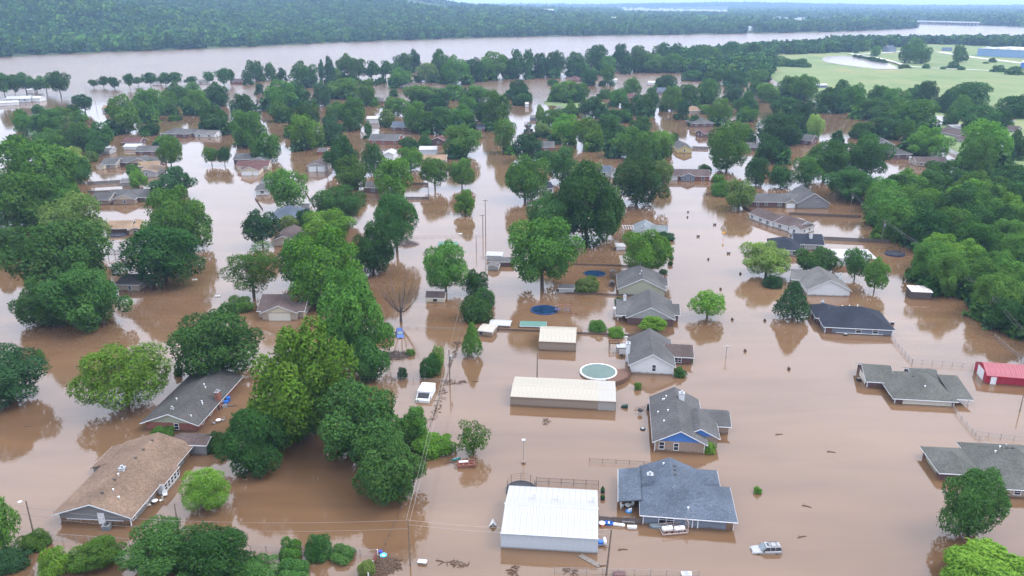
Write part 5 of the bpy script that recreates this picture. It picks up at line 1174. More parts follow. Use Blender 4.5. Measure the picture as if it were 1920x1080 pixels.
fence('dark wooden fence between the white metal building and the blue grey house', [(1124, 979), (1202, 984)], 1.15)
fence('rusty iron picket fence behind the white metal building', [(1006, 906), (1122, 912)], 1.15, 'iron', rust_m)
fence('white rail fence at the corner of the iron picket fence', [(1003, 926), (1006, 906)], 1.3, 'iron', bark_grey)
fence('long low wooden fence from the tan sheds to the brick walled house', [(880, 618), (1010, 622), (1080, 626), (1196, 631)], .55)
fence('dark wooden fence behind the wooden play tower', [(1076, 497), (1236, 502)], .6)
fence('wooden fence running left from the sage gabled house', [(1062, 551), (1192, 556)], .6)
fence('wooden fence running right from the large grey house to the wood', [(1480, 403), (1614, 409)], 1.1)
fence('wooden fence running right from the navy roof to the wood', [(1543, 450), (1668, 456)], 1.3)
fence('long dark fence in front of the grey L shaped house', [(164, 347), (243, 342)], 1.5)
fence('dark fence left of the arched entry house', [(165, 363), (212, 361)], 1.2)
fence('wooden fence around the flooded vegetable plot', [(762, 374), (804, 374), (803, 347), (770, 347)], 1.2)
fence('dark fence beside the dark tree at middle right', [(1298, 279), (1328, 280)], 1.5)
fence('leaning brown fence beside the small two storey house', [(572, 360), (590, 390)], .7, m_=wood_brown)
fence('brown fence left of the small two storey house', [(478, 372), (492, 393)], .7, m_=wood_brown)
fence('tan fence beside the olive round tree', [(1393, 388), (1408, 398)], .8, m_=wood_brown)
fence('white vinyl fence around a dry lawn at right', [(1700, 296), (1722, 308)], 1.9, 'vinyl', vinyl)
fence('white vinyl fence enclosing the lawn near the dry road', [(1776, 307), (1815, 302), (1776, 283)], 1.9, 'vinyl', vinyl)
fence('wire fence running from the navy roofed house towards the brick house', [(1672, 637), (1710, 681)], 1.0, 'chain', galv)
fence('wire fence between the hip roofed brick house and the red barn', [(1710, 681), (1824, 689)], 1.0, 'chain', galv)
fence('wire fence below the cream garage door house', [(1783, 763), (1822, 811), (1866, 853)], .8, 'chain', galv)
fence('wire fence above the right edge house', [(1829, 816), (1925, 828)], .9, 'chain', galv)
fence('wire fence along the edge of the dense wood', [(1864, 633), (1925, 685)], 1.0, 'chain', galv)
fence('wire fence behind the white box van', [(712, 713), (838, 717)], .8, 'chain', galv)
fence('wire fence crossing beside the blue car', [(732, 616), (866, 619)], .6, 'chain', galv)
fence('wire fence from the lone tree to the centre poles', [(745, 445), (900, 444)], .6, 'chain', galv)
fence('wire fence along the bottom of the tan house yard', [(92, 1012), (242, 1022)], 1.2, 'chain', galv)
fence('wire fence behind the bottom bushes', [(470, 1034), (705, 1042)], 1.1, 'chain', galv)
fence('debris hung wire fence line running down the middle', [(866, 624), (836, 712), (803, 808), (775, 905), (752, 955), (714, 1040)], .35, 'chain', rust_m)
fence('wire fence cut by the bottom edge right of centre', [(1040, 1074), (1310, 1081)], 1.0, 'chain', galv)
fence('wire fence behind the blue grey house', [(1105, 866), (1180, 870), (1235, 874)], .7, 'chain', rust_m)
fence('red board fence with debris piled against it at the bottom', [(707, 1042), (690, 1086)], 1.1, 'wood', mat('red_board', (.17, .06, .055), .9, .15), mp=white)
fence('short dark fence behind the bright lawn strip at right', [(1636, 236), (1650, 240)], 1.2)

# ------------------------------------------------------------------ pools, trampolines, play things
def disc_item(name, label, cat, x, y, r, rim_h, rimm, topm, top_h, sy=1.0, net=False, legs=True):
    c = P(x, y); t_ = root(name, label, cat, c); S = Matrix.Diagonal((1, sy, 1, 1))
    mb = MB(); mb.lathe([(r, rim_h - .5), (r + .18, rim_h - .35), (r + .18, rim_h), (r, rim_h + .02), (r - .12, rim_h), (r - .12, rim_h - .1)], n=36); mb.build('rim', rimm, t_, S)
    mb = MB(); mb.lathe([(r - .13, top_h - .05), (r - .13, top_h)], n=36); mb.build('pool_water' if cat == 'pool' else 'mat', topm, t_, S)
    if legs and cat != 'pool':
        for k in range(6): mb = MB(); a = k * math.pi / 3; mb.tube((r * math.cos(a), r * math.sin(a), -1), (r * math.cos(a), r * math.sin(a), rim_h - .05), .04); mb.build('leg', metal, t_, S)
    if net:
        for k in range(8): mb = MB(); a = k * math.pi / 4; mb.tube((r * math.cos(a), r * math.sin(a), rim_h), (r * math.cos(a), r * math.sin(a), rim_h + 1.7), .035); mb.build('net_pole', dark, t_, S)
        for k in range(3): mb = MB(); z = rim_h + .6 + .5 * k; [mb.tube((r * math.cos(a), r * math.sin(a), z), (r * math.cos(a + .4), r * math.sin(a + .4), z), .015, n=3) for a in np.arange(0, 6.28, .4)]; mb.build('net', dark, t_, S)
    return t_
pool_m = mat('pool_green_water', (.045, .082, .066), .25, .08, .6, .4); pool_dk = mat('pool_blue_cover', (.006, .022, .055), .15, .3, .6, .6)
disc_item('oval_pool', 'round above ground pool with green water and white rim', 'pool', 1122, 700, 4.05, .55, white, pool_m, .48, 1.0)
disc_item('swimming_pool', 'round pool with dark blue cover beside the wooden swing set', 'pool', 1020, 582, 3.5, .3, mat('pool_blue_rim', (.02, .04, .11), .5), pool_dk, .25, .95)
disc_item('trampoline', 'sunken black trampoline above the olive bush', 'trampoline', 1115, 513, 3.4, .1, dark, pool_dk, .06, .9)
disc_item('trampoline', 'dark blue trampoline at the edge of the wood', 'trampoline', 1678, 477, 3.0, .45, mat('tramp_pad', (.012, .018, .07), .6), dark, .42, .9, net=True)
disc_item('trampoline', 'blue netted trampoline at the tan roofed house', 'trampoline', 221, 441, 3.0, .35, mat('tramp_pad_blue', (.02, .04, .10), .6), dark, .32, .8, net=True)
disc_item('trampoline', 'black netted trampoline behind the white metal building', 'trampoline', 977, 921, 2.4, .5, dark, dark, .46, 1, net=True)
# pool deck
c = P(1148, 716); t_ = root('pool_deck', 'curved brown wooden deck against the round pool', 'deck', c)
cp = P(1122, 700) - c
def arc(r, a): return Vector((cp.x + r * math.cos(a), cp.y + r * math.sin(a), 0))
mb = MB(); aa = np.linspace(-1.25, .25, 9)
mb.loft([[arc(4.3, a) + Vector((0, 0, .35)), arc(7.2, a) + Vector((0, 0, .35)), arc(7.2, a) + Vector((0, 0, .5)), arc(4.3, a) + Vector((0, 0, .5))] for a in aa]); mb.build('deck_floor', wood_brown, t_)
for k, (a0, a1) in enumerate(zip(aa[:-1], aa[1:])):
    mb = MB(); q0, q1 = arc(7.25, a0), arc(7.25, a1); mb.prism([q0 + Vector((0, 0, -.5)), q1 + Vector((0, 0, -.5)), q1 + Vector((0, 0, 1.15)), q0 + Vector((0, 0, 1.15))], [arc(7.31, a0) + Vector((0, 0, -.5)), arc(7.31, a1) + Vector((0, 0, -.5)), arc(7.31, a1) + Vector((0, 0, 1.15)), arc(7.31, a0) + Vector((0, 0, 1.15))]); mb.build('deck_panel', wood_brown, t_)
    mb = MB(); mb.tube(q0 + Vector((0, 0, -.6)), q0 + Vector((0, 0, 1.3)), .07); mb.build('post', wood_brown, t_)
# swing set
c = P(1058, 586); t_ = root('swing_set', 'reddish wooden swing set with white slide behind the covered pool', 'swing set', c); red_wood = mat('red_wood', (.23, .095, .07), .9, .2)
for x in (-1.8, 1.8):
    for y in (-1.1, 1.1): mb = MB(); mb.tube((x, y, -.8), (x * .95, y * .15, 2.3), .08); mb.build('leg', red_wood, t_)
mb = MB(); mb.tube((-1.9, 0, 2.3), (1.9, 0, 2.3), .09); mb.build('beam', red_wood, t_)
mb = MB(); mb.box(-2.6, -1.0, -.7, .7, .9, 1.0); mb.build('platform', mat('slate_plastic', (.05, .06, .12), .6), t_); mb = MB(); mb.prism([(-2.2, .8, 1.6), (-1.6, .8, 1.6), (-1.6, 2.6, -.2), (-2.2, 2.6, -.2)], [(-2.2, .8, 1.75), (-1.6, .8, 1.75), (-1.6, 2.6, 0), (-2.2, 2.6, 0)]); mb.build('slide', white, t_)
for x in (.2, 1.1): mb = MB(); mb.tube((x - .2, 0, 2.3), (x - .2, 0, .6), .02); mb.tube((x + .2, 0, 2.3), (x + .2, 0, .6), .02); mb.box(x - .25, x + .25, -.1, .1, .55, .6); mb.build('swing', blue, t_)
for k in range(4): mb = MB(); mb.box(1.2 + k * .7, 1.3 + k * .7, -1.6, -1.5, -.5, .6); mb.build('post', red_wood, t_)
mb = MB(); mb.box(-1.5, 3.4, -1.62, -1.58, .35, .5); mb.build('rail', red_wood, t_)
# play tower and deck frame
def tower(x, y, lab, m_, h1=2.2, s=.8):
    c = P(x, y); t_ = root('play_tower', lab, 'play tower', c)
    for a in (-s, s):
        for b in (-s, s): mb = MB(); mb.box(a - .06, a + .06, b - .06, b + .06, -.8, h1); mb.build('post', m_, t_)
    mb = MB(); mb.box(-s, s, -s, s, h1 * .45, h1 * .45 + .1); mb.build('platform', m_, t_); mb = MB(); mb.prism([(-s - .15, -s - .15, h1), (s + .15, -s - .15, h1), (0, -s - .15, h1 + .6)], [(-s - .15, s + .15, h1), (s + .15, s + .15, h1), (0, s + .15, h1 + .6)]); mb.build('roof', m_, t_)
tower(1149, 521, 'wooden play tower beside the sage gabled house', wood_grey); tower(1147, 536, 'small wooden climbing frame below the wooden play tower', wood_grey, 1.2, .7)
def pergola(x, y, lab, m_, sx, sy, h1, roofm=None):
    c = P(x, y); t_ = root('pergola', lab, 'pergola', c)
    for a in (-sx, sx):
        for b in (-sy, sy): mb = MB(); mb.box(a - .07, a + .07, b - .07, b + .07, -.8, h1); mb.build('post', m_, t_)
    for b in (-sy, sy): mb = MB(); mb.box(-sx - .2, sx + .2, b - .05, b + .05, h1, h1 + .16); mb.build('beam', m_, t_)
    for k in range(5): a = -sx + 2 * sx * k / 4; mb = MB(); mb.box(a - .05, a + .05, -sy - .2, sy + .2, h1 + .162, h1 + .3); mb.build('rafter', m_, t_)
    if roofm: mb = MB(); mb.box(-sx - .2, sx + .2, -sy - .2, sy + .2, h1 + .303, h1 + .36); mb.build('cover', roofm, t_)
pergola(1177, 438, 'white glazed porch frame left of the pale blue grey roof', white, 1.8, 2.4, 2.3)
pergola(1151, 653, 'dark wooden pergola left of the white gabled house', wood_brown, 1.1, .9, 1.6)
pergola(1161, 588, 'white canopy left of the brick walled grey house', white, 1.4, .8, 1.3, white)
pergola(1166, 659, 'pale metal awning beside the white chimney', metal, 1.2, 1.0, 1.2, metal)
pergola(222, 482, 'wet timber deck frame in the trampoline yard', wood_grey, 2.2, 2.2, 1.4)
q = P(1162, 571); place_tree(q.x, q.y, .9, 1.5, 1.2, 'B', 3, 'dark purple bush behind the white canopy', None)

# ------------------------------------------------------------------ vehicles
def car(x, y, yaw, label, paint, wade, kind='suv'):
    c = P(x, y); t_ = root('stranded_car', label, 'car', (c.x, c.y, -wade), yaw)
    Lb, Wb = 4.6, 1.82
    def ring(xx, z0, z1, w_, zr): hw = w_ / 2; return [(xx, -hw, z0), (xx, -hw, z1), (xx, -hw * .9, zr), (xx, hw * .9, zr), (xx, hw, z1), (xx, hw, z0)]
    prof = [(-2.3, .42, .62, 1.5, .72), (-2.2, .35, .78, 1.7, .9), (-1.5, .3, .86, Wb, .98), (-.75, .28, .92, Wb, 1.04), (1.9, .3, .95, Wb, 1.06), (2.25, .4, .92, 1.72, 1.02), (2.32, .45, .8, 1.6, .9)]
    mb = MB(); mb.loft([ring(*p) for p in prof]); body = mb.build('body', paint, t_, bevel=.05, smooth=False)
    x0, x1, xr = (-.95, 2.1, 2.28) if kind == 'suv' else (-.7, 1.1, 1.75)
    zb, zt = 1.03, 1.70 if kind == 'suv' else 1.45
    cab = MB(); cab.loft([[(x0, -.8, zb), (x0, .8, zb), (x0 + .02, .8, zb + .02), (x0 + .02, -.8, zb + .02)], [(x0, -.80, zb), (x0, .80, zb), (x0 + .75, .66, zt - .06), (x0 + .75, -.66, zt - .06)], [(xr - .28, -.80, zb), (xr - .28, .80, zb), (x1 - .1, .66, zt - .06), (x1 - .1, -.66, zt - .06)], [(xr, -.78, zb), (xr, .78, zb), (xr - .02, .78, zb + .02), (xr - .02, -.78, zb + .02)]])
    cab.build('window_glass', glass, t_)
    ws = MB(); ws.prism([(x0 + .02, -.72, zb + .06), (x0 + .02, .72, zb + .06), (x0 + .68, .6, zt - .1), (x0 + .68, -.6, zt - .1)], [(x0 - .02, -.72, zb + .09), (x0 - .02, .72, zb + .09), (x0 + .66, .6, zt - .07), (x0 + .66, -.6, zt - .07)]); ws.build('windscreen', mat('windscreen_glass', (.12, .15, .165), .15, .05, 1, .4), t_)
    rf = MB(); rf.box(x0 + .72, x1 - .02, -.70, .70, zt - .07, zt); rf.build('roof', paint, t_, bevel=.03)
    for sy in (-1, 1):
        for xa, xb in ((x0 + .02, x0 + .74), (x0 + 1.35, x0 + 1.35), (x0 + 2.15, x0 + 2.15), (xr - .08, x1 - .08)):
            pb = MB(); pb.tube((xa, sy * .81, zb), (xb, sy * .675, zt - .05), .05); pb.build('pillar', paint, t_)
    if kind == 'suv':
        for sy in (-.52, .52): rb = MB(); rb.tube((x0 + 1.2, sy, zt + .08), (x1 - .1, sy, zt + .08), .03); rb.build('roof_rail', dark, t_)
        for xx in (x0 + 1.6, x0 + 2.5): rb = MB(); rb.tube((xx, -.55, zt + .08), (xx, .55, zt + .08), .03); rb.build('roof_bar', dark, t_)
        sr = MB(); sr.box(x0 + .95, x0 + 1.35, -.4, .4, zt + .003, zt + .012); sr.build('sunroof', glass, t_)
    for xw in (-1.42, 1.4):
        for sy in (-.93, .93):
            wb_ = MB(); wb_.tube((xw, sy - .1, .36), (xw, sy + .1, .36), .36, n=16); wt = wb_.build('wheel', dark, t_); rb = MB(); rb.tube((xw, sy - .105, .36), (xw, sy + .105, .36), .2, n=12); rb.build('rim', metal, wt)
    for sy in (-.6, .6):
        hl = MB(); hl.box(-2.31, -2.2, sy - .18, sy + .18, .64, .78); hl.build('headlight', white, t_); tl = MB(); tl.box(2.24, 2.34, sy - .1 + .1 * sy, sy + .1 + .1 * sy, .7, .98); tl.build('tail_light', mat('tail_red', (.35, .01, .015), .3), t_)
        mi = MB(); mi.box(x0 + .25, x0 + .4, sy * 1.62 - .1, sy * 1.62 + .1, zb, zb + .16); mi.build('mirror', dark, t_)
    gr = MB(); gr.box(-2.33, -2.25, -.38, .38, .55, .7); gr.build('grille', dark, t_)
    return t_
white_tub = None
silver = mat('silver_paint', (.25, .25, .255), .35, .06, 1, .5, .2)
car(1436, 1032, R(2), 'silver estate car with roof rack stranded alone in brown water', silver, .62)
car(750, 628, R(100), 'blue car with roof just above water under the bare tree', mat('blue_paint', (.035, .085, .29), .35, .03, 1, .5), .55)

c = P(795, 749); t_ = root('box_van', 'white box van sunk to its windscreen beside the wire fence', 'van', c, R(-8))
mb = MB(); mb.box(-1.5, 1.5, .4, 4.6, -1, 1.75); mb.build('cargo_box', white, t_, bevel=.06)
mb = MB(); mb.prism([(-1.4, -1.6, -1), (-1.4, -1.5, .6), (-1.4, -1.1, .72), (-1.4, .38, 1.4), (-1.4, .38, -1)], [(1.4, -1.6, -1), (1.4, -1.5, .6), (1.4, -1.1, .72), (1.4, .38, 1.4), (1.4, .38, -1)]); mb.build('cab', white, t_)
mb = MB(); mb.prism([(-1.25, -1.0, .79), (1.25, -1.0, .79), (1.25, .3, 1.39), (-1.25, .3, 1.39)], [(-1.25, -1.02, .83), (1.25, -1.02, .83), (1.25, .28, 1.43), (-1.25, .28, 1.43)]); mb.build('windscreen', dark, t_)
for sx in (-1, 1): mb = MB(); mb.box(sx * 1.41 - .02, sx * 1.41 + .02, -.6, .2, .35, .75); mb.build('side_window', glass, t_)
q = P(793, 752); place_tree(q.x - .9, q.y, .3, .7, .5, 'B', 0, 'weeds caught on the front of the white box van', None, lod=2)
# trailer with two white tanks
c = P(1262, 996); t_ = root('utility_trailer', 'rusty trailer frame carrying two white tanks in front of the blue grey house', 'trailer', c, R(8))
tr_m = mat('trailer_paint', (.33, .25, .23), .8, .2)
for y in (-1.0, 1.0): mb = MB(); mb.box(-2.1, 2.1, y - .06, y + .06, .15, .35); mb.build('side_rail', tr_m, t_)
for x in (-2.0, -1.0, 0, 1.0, 2.0):
    mb = MB(); mb.box(x - .05, x + .05, -1.0, 1.0, .1, .2); mb.build('cross_member', tr_m, t_)
    for y in (-1.0, 1.0): mb = MB(); mb.box(x - .04, x + .04, y - .04, y + .04, .2, .95); mb.build('post', tr_m, t_)
for y in (-1.0, 1.0): mb = MB(); mb.box(-2.05, 2.05, y - .03, y + .03, .85, .95); mb.build('top_rail', tr_m, t_)
mb = MB(); mb.prism([(2.1, -1, .3), (2.1, -.9, .3), (2.1, -.9, 2.1), (2.1, -1, 2.1)], [(2.2, -1, .3), (2.2, -.9, .3), (2.2, -.9, 2.1), (2.2, -1, 2.1)]); mb.tube((2.15, -1, 2.05), (2.15, 1, 2.05), .05); mb.tube((2.15, 1, .3), (2.15, 1, 2.1), .05); [mb.tube((2.15, y, .3), (2.15, y, 2.05), .03) for y in (-.5, 0, .5)]; mb.build('end_gate', tr_m, t_)
for k, x in enumerate((-1.0, .95)):
    cc = c + Vector((x, -.15, 0)); q = root('storage_tank', ['left white tank lying on the rusty trailer', 'right white tank lying on the rusty trailer'][k], 'tank', (cc.x, cc.y, .22), R(10), 'tanks on the trailer')
    mb = MB(); mb.loft([[(xx, .42 * r_ * math.cos(a), .42 + .42 * r_ * math.sin(a)) for a in np.linspace(0, 6.283, 13)[:-1]] for xx, r_ in ((-.9, .3), (-.85, .75), (-.7, 1), (.7, 1), (.85, .75), (.9, .3))]); mb.build('shell', white, q, smooth=True)
    mb = MB(); mb.tube((0, 0, .82), (0, 0, .98), .14, n=10); mb.build('hatch', metal, q)
    for xx in (-.5, .5): mb = MB(); mb.box(xx - .08, xx + .08, -.4, .4, 0, .12); mb.build('saddle', tr_m, q)

# ------------------------------------------------------------------ floating and half sunk odds and ends
def item(name, label, cat, x, y, parts, rz=0, group=None):
    t_ = root(name, label, cat, P(x, y), rz, group)
    for nm, m_, fn in parts: mb = MB(); fn(mb); mb.build(nm, m_, t_)
    return t_
def tank(x, y, lab, l=1.5, r=.34, rz=0):
    item('propane_tank', lab, 'tank', x, y, [('shell', white, lambda mb: mb.loft([[(xx, r * k * math.cos(a), r * .5 + r * k * math.sin(a)) for a in np.linspace(0, 6.283, 13)[:-1]] for xx, k in ((-l, .3), (-l * .95, .75), (-l * .8, 1), (l * .8, 1), (l * .95, .75), (l, .3))])), ('valve_cap', metal, lambda mb: mb.tube((0, 0, r * 1.45), (0, 0, r * 1.7), .14, n=8))], rz)
tank(1160, 985, 'long white gas tank floating against the dark wooden fence', 1.0, .27, R(-12))
item('chest_freezer', 'white chest floating right of the gas tank at the fence', 'box', 1185, 990, [('body', white, lambda mb: mb.box(-.72, .72, -.25, .25, -.2, .3)), ('lid', white, lambda mb: mb.box(-.75, .75, -.28, .28, .303, .38))], R(-3))
item('paddle_boat', 'blue tub boat floating against the dark wooden fence', 'boat', 1141.5, 983, [('hull', blue, lambda mb: mb.loft([[(.75 * s * math.cos(a), .45 * s * math.sin(a), z) for a in np.linspace(0, 6.283, 17)[:-1]] for s, z in ((.7, -.2), (1, .3), (1, .42), (.84, .42), (.7, .1))])), ('seat', white, lambda mb: mb.box(-.15, .15, -.33, .33, .3, .36))], R(-8))
item('garden_bench', 'grey slatted bench floating by the dark wooden fence', 'bench', 1178, 982, [('seat', galv, lambda mb: [mb.box(-1, 1, -.3 + k * .16, -.2 + k * .16, .5, .56) for k in range(4)]), ('backrest', galv, lambda mb: [mb.box(-1 + k * .28, -.9 + k * .28, .34, .4, .5, 1.1) for k in range(8)]), ('leg', galv, lambda mb: mb.box(-1, -.9, -.3, .3, -.3, .5)), ('leg', galv, lambda mb: mb.box(.9, 1, -.3, .3, -.3, .5))], R(-6))
item('rowing_boat', 'grey covered dinghy against the blue grey house wall', 'boat', 1231, 988, [('hull', mat('boat_grey', (.10, .12, .135), .5), lambda mb: mb.loft([[(x, w_ * math.cos(a), max(-.2, .1 + .5 * math.sin(a))) for a in np.linspace(0, 6.283, 13)[:-1]] for x, w_ in ((-1.2, .15), (-.8, .5), (0, .62), (.8, .55), (1.15, .4))])), ('rim', metal, lambda mb: mb.box(-1, 1, -.05, .05, .58, .63))])
item('barrel_group', 'orange tub floating at the corner of the white metal building', 'tub', 1128.5, 984, [('body', mat('orange_tub', (.55, .18, .10), .6), lambda mb: mb.lathe([(.42, -.2), (.5, .35)], n=12)), ('rim', white, lambda mb: mb.lathe([(.5, .353), (.56, .4), (.5, .45)], n=12))])
item('generator', 'blue and white machine beside the corner of the white metal building', 'machine', 1129, 1020, [('body', blue, lambda mb: mb.box(-.6, .1, -.4, .3, -.3, .6)), ('tank', white, lambda mb: mb.loft([[(.4 + .24 * math.cos(a), y, .65 + .24 * math.sin(a)) for a in np.linspace(0, 6.283, 11)[:-1]] for y in (-.6, .6)])), ('frame', galv, lambda mb: [mb.box(-1, .9, y - .04, y + .04, .2, .3) for y in (-.6, .5)])])
item('wooden_ramp', 'pale wooden ramp floating at the white metal building front', 'ramp', 1106, 1052, [('plank', bark_grey, lambda mb, k=k: mb.box(-1.9, 1.9, -.42 + k * .29, -.16 + k * .29, -.05, .12)) for k in range(3)] + [('cleat', bark_grey, lambda mb, k=k: mb.box(-1.6 + k * 1.0, -1.48 + k * 1.0, -.42, .42, .123, .2)) for k in range(4)], R(-42))
item('folding_canopy', 'white and dark tent shaped scrap left of the white metal building', 'tarp', 924.5, 985, [('cover', white, lambda mb: mb.prism([(-.7, -.5, 0), (0, -.5, 1.0), (.7, -.5, 0), (0, -.5, .75)], [(-.5, .4, 0), (0, .4, 1.05), (.5, .4, 0), (0, .4, .8)])), ('pole', dark, lambda mb: mb.tube((0, 0, -.4), (0, 0, .9), .04))])
item('cooler', 'white and grey cooler box drifting right of the debris pile', 'box', 792, 1056, [('body', bark_grey, lambda mb: mb.box(-.65, .65, -.35, .35, -.2, .3)), ('lid', white, lambda mb: mb.box(-.68, .68, -.38, .38, .303, .4))], R(-10))
item('raft', 'brown wooden raft of empty crates below the straggly tree', 'raft', 874, 873, [('frame', red_wood, lambda mb: [mb.box(-1.6, 1.6, y - .06, y + .06, 0, .7) for y in (-.8, 0, .8)]), ('divider', red_wood, lambda mb: [mb.box(x - .06, x + .06, -.74, -.06, .05, .6) for x in (-1.5, -.5, .5, 1.5)]), ('divider', red_wood, lambda mb: [mb.box(x - .06, x + .06, .06, .74, .05, .6) for x in (-1.5, -.5, .5, 1.5)]), ('shelf', white, lambda mb: mb.box(-1.3, .4, .1, .7, .62, .68)), ('post', red_wood, lambda mb: mb.box(1.2, 1.3, -1.1, -1.0, -.3, 1.1))], R(6))
item('canoe', 'small teal canoe end beside the brown raft', 'boat', 855, 862, [('hull', mat('teal_hull', (.02, .16, .15), .5), lambda mb: mb.loft([[(x, w_ * math.cos(a), max(-.1, .1 + .25 * math.sin(a))) for a in np.linspace(0, 6.283, 9)[:-1]] for x, w_ in ((-.9, .06), (-.3, .28), (.4, .28), (.9, .06))])), ('rim', white, lambda mb: mb.box(-.5, .5, -.03, .03, .36, .4))], R(25))
item('branch', 'bare floating branch left of the brown raft', 'branch', 848, 868, [('limb', debris_m, lambda mb: (mb.tube((-1.3, -.2, .02), (1.2, .5, .12), .07), mb.tube((-.2, .1, .06), (.5, -.5, .1), .04)))])
def patio(x, y, lab, tm, cm, n=3):
    t_ = root('patio_table', lab, 'table', P(x, y)); mb = MB(); mb.lathe([(.5, .55), (.52, .58), (.5, .62)], n=16); mb.build('table_top', tm, t_); mb = MB(); mb.tube((0, 0, -.6), (0, 0, .55), .06); mb.build('leg', metal, t_)
    for k in range(n):
        a = .7 + k * 6.28 / n; q = P(x, y) + Vector((1.0 * math.cos(a), 1.0 * math.sin(a), 0)); cht = root('garden_chair', f'{["first", "second", "third"][k]} floating chair beside the {lab}'[:95], 'chair', q, a - 1.57)
        mb = MB(); mb.box(-.28, .28, -.28, .28, .2, .27); mb.build('seat', cm, cht); mb = MB(); mb.box(-.28, .28, .24, .3, .273, .8); mb.build('backrest', cm, cht)
        for sx in (-.24, .24): mb = MB(); mb.box(sx - .03, sx + .03, -.26, -.2, -.4, .198); mb.build('leg', cm, cht)
patio(1177, 952, 'white patio table under the blue grey porch roof', white, white)
patio(291, 944, 'white round table at the tan house wall', white, offwhite, 2)
patio(410, 792, 'round white table beside the red brick wall', white, metal, 2)
item('kiddie_pool', 'bright blue tub floating under the blue grey porch roof', 'tub', 1179, 960, [('body', mat('sky_blue', (.08, .32, .72), .5), lambda mb: mb.loft([[(.55 * s * math.cos(a), .4 * s * math.sin(a), z) for a in np.linspace(0, 6.283, 17)[:-1]] for s, z in ((.9, -.1), (1, .3), (.85, .3), (.8, .1))])), ('float', white, lambda mb: mb.box(-.2, .2, -.15, .15, .15, .28))])
item('garden_chair', 'white chair afloat at the bay window of the tan house', 'chair', 310, 930, [('seat', white, lambda mb: mb.box(-.35, .35, -.35, .35, .3, .38)), ('backrest', white, lambda mb: mb.box(-.35, .35, .3, .37, .383, 1.0)), ('armrest', white, lambda mb: mb.box(-.37, -.3, -.3, .3, .6, .66)), ('armrest', white, lambda mb: mb.box(.3, .37, -.3, .3, .6, .66)), ('leg', white, lambda mb: mb.box(-.3, -.24, -.3, -.24, -.3, .298))], .4)
item('air_conditioner', 'grey air conditioner below the white door of the tan house', 'air conditioner', 201.5, 991, [('body', mat('ac_grey', (.14, .16, .18), .6), lambda mb: mb.box(-.6, .6, -.55, .45, -.3, .75)), ('lid', metal, lambda mb: mb.box(-.63, .63, -.58, .48, .753, .82)), ('fan', dark, lambda mb: mb.tube((0, -.05, .823), (0, -.05, .85), .38, n=14))])
item('garbage_bin', 'upper blue bin against the red brick house wall', 'bin', 428, 752, [('body', blue, lambda mb: mb.loft([[(-.35, -.35, -.3), (.35, -.35, -.3), (.35, .35, -.3), (-.35, .35, -.3)], [(-.42, -.42, .8), (.42, -.42, .8), (.42, .42, .8), (-.42, .42, .8)]])), ('lid', blue, lambda mb: mb.box(-.46, .46, -.46, .46, .803, .9))], .5)
item('garbage_bin', 'lower blue bin leaning beside the chimney of the brick house', 'bin', 423, 758, [('body', blue, lambda mb: mb.loft([[(-.35, -.35, -.3), (.35, -.35, -.3), (.35, .35, -.3), (-.35, .35, -.3)], [(-.3, -.42, .6), (.5, -.42, .7), (.5, .42, .7), (-.3, .42, .6)]])), ('lid', blue, lambda mb: mb.prism([(-.34, -.46, .603), (.54, -.46, .703), (.54, -.46, .8), (-.34, -.46, .7)], [(-.34, .46, .603), (.54, .46, .703), (.54, .46, .8), (-.34, .46, .7)]))], .2)
item('crate', 'grey crate beside the blue bins at the brick house', 'crate', 421, 763, [('body', galv, lambda mb: mb.box(-.5, .5, -.4, .4, -.2, .45)), ('lid', metal, lambda mb: mb.box(-.53, .53, -.43, .43, .453, .52))], .6)
item('log', 'dark log floating right of the blue bins', 'log', 436, 762, [('trunk', debris_m, lambda mb: mb.tube((-.9, 0, .05), (.9, .1, .08), .17, .13, 8)), ('stub', debris_m, lambda mb: mb.tube((.2, 0, .1), (.4, .1, .45), .05))], .1)
item('grill', 'black barbecue grill beside the blue gabled house', 'grill', 1200, 776, [('bowl', dark, lambda mb: mb.lathe([(.2, .5), (.5, .75), (.5, 1.0), (.2, 1.25)], n=12)), ('leg', dark, lambda mb: mb.tube((-.3, 0, -.5), (-.2, 0, .6), .04)), ('leg', dark, lambda mb: mb.tube((.3, 0, -.5), (.2, 0, .6), .04))])
item('garbage_bin', 'dark green bin tipped in water left of the blue gabled house', 'bin', 1172.5, 764, [('body', mat('dark_green_bin', (.02, .045, .04), .5), lambda mb: mb.loft([[(-.7, -.35, -.1), (-.7, .35, -.1), (-.7, .35, .45), (-.7, -.35, .45)], [(.5, -.42, -.1), (.5, .42, -.1), (.5, .42, .75), (.5, -.42, .75)]])), ('wheel', dark, lambda mb: mb.tube((-.72, -.4, .1), (-.72, .4, .1), .16, n=10))], -.3)
item('grill', 'black kettle barbecue left of the white gabled house', 'grill', 1165, 669, [('bowl', dark, lambda mb: mb.lathe([(.15, .2), (.42, .4), (.42, .6), (.1, .8)], n=12)), ('leg', dark, lambda mb: mb.tube((0, 0, -.5), (0, 0, .3), .05))])
item('junk_pile', 'tangle of dark scrap against the left wall of the blue gabled house', 'scrap', 1205, 768, [('bar', rust_m, lambda mb, k=k: mb.tube((-1.8 + k * .6, -.3, 0), (-1.0 + k * .55, .4, .5 + .1 * k), .06)) for k in range(6)] + [('panel', dark, lambda mb: mb.box(.9, 1.5, -.3, .3, .1, 1.2))])
item('ball_planter', 'dark lower planter between iron fence and blue grey house', 'planter', 1130, 936, [('pot', dark, lambda mb: mb.lathe([(.3, -.2), (.42, .25)], n=12)), ('plant', LEAF[3], lambda mb: mb.lathe([(.3, .253), (.45, .45), (.25, .75)], n=10))])
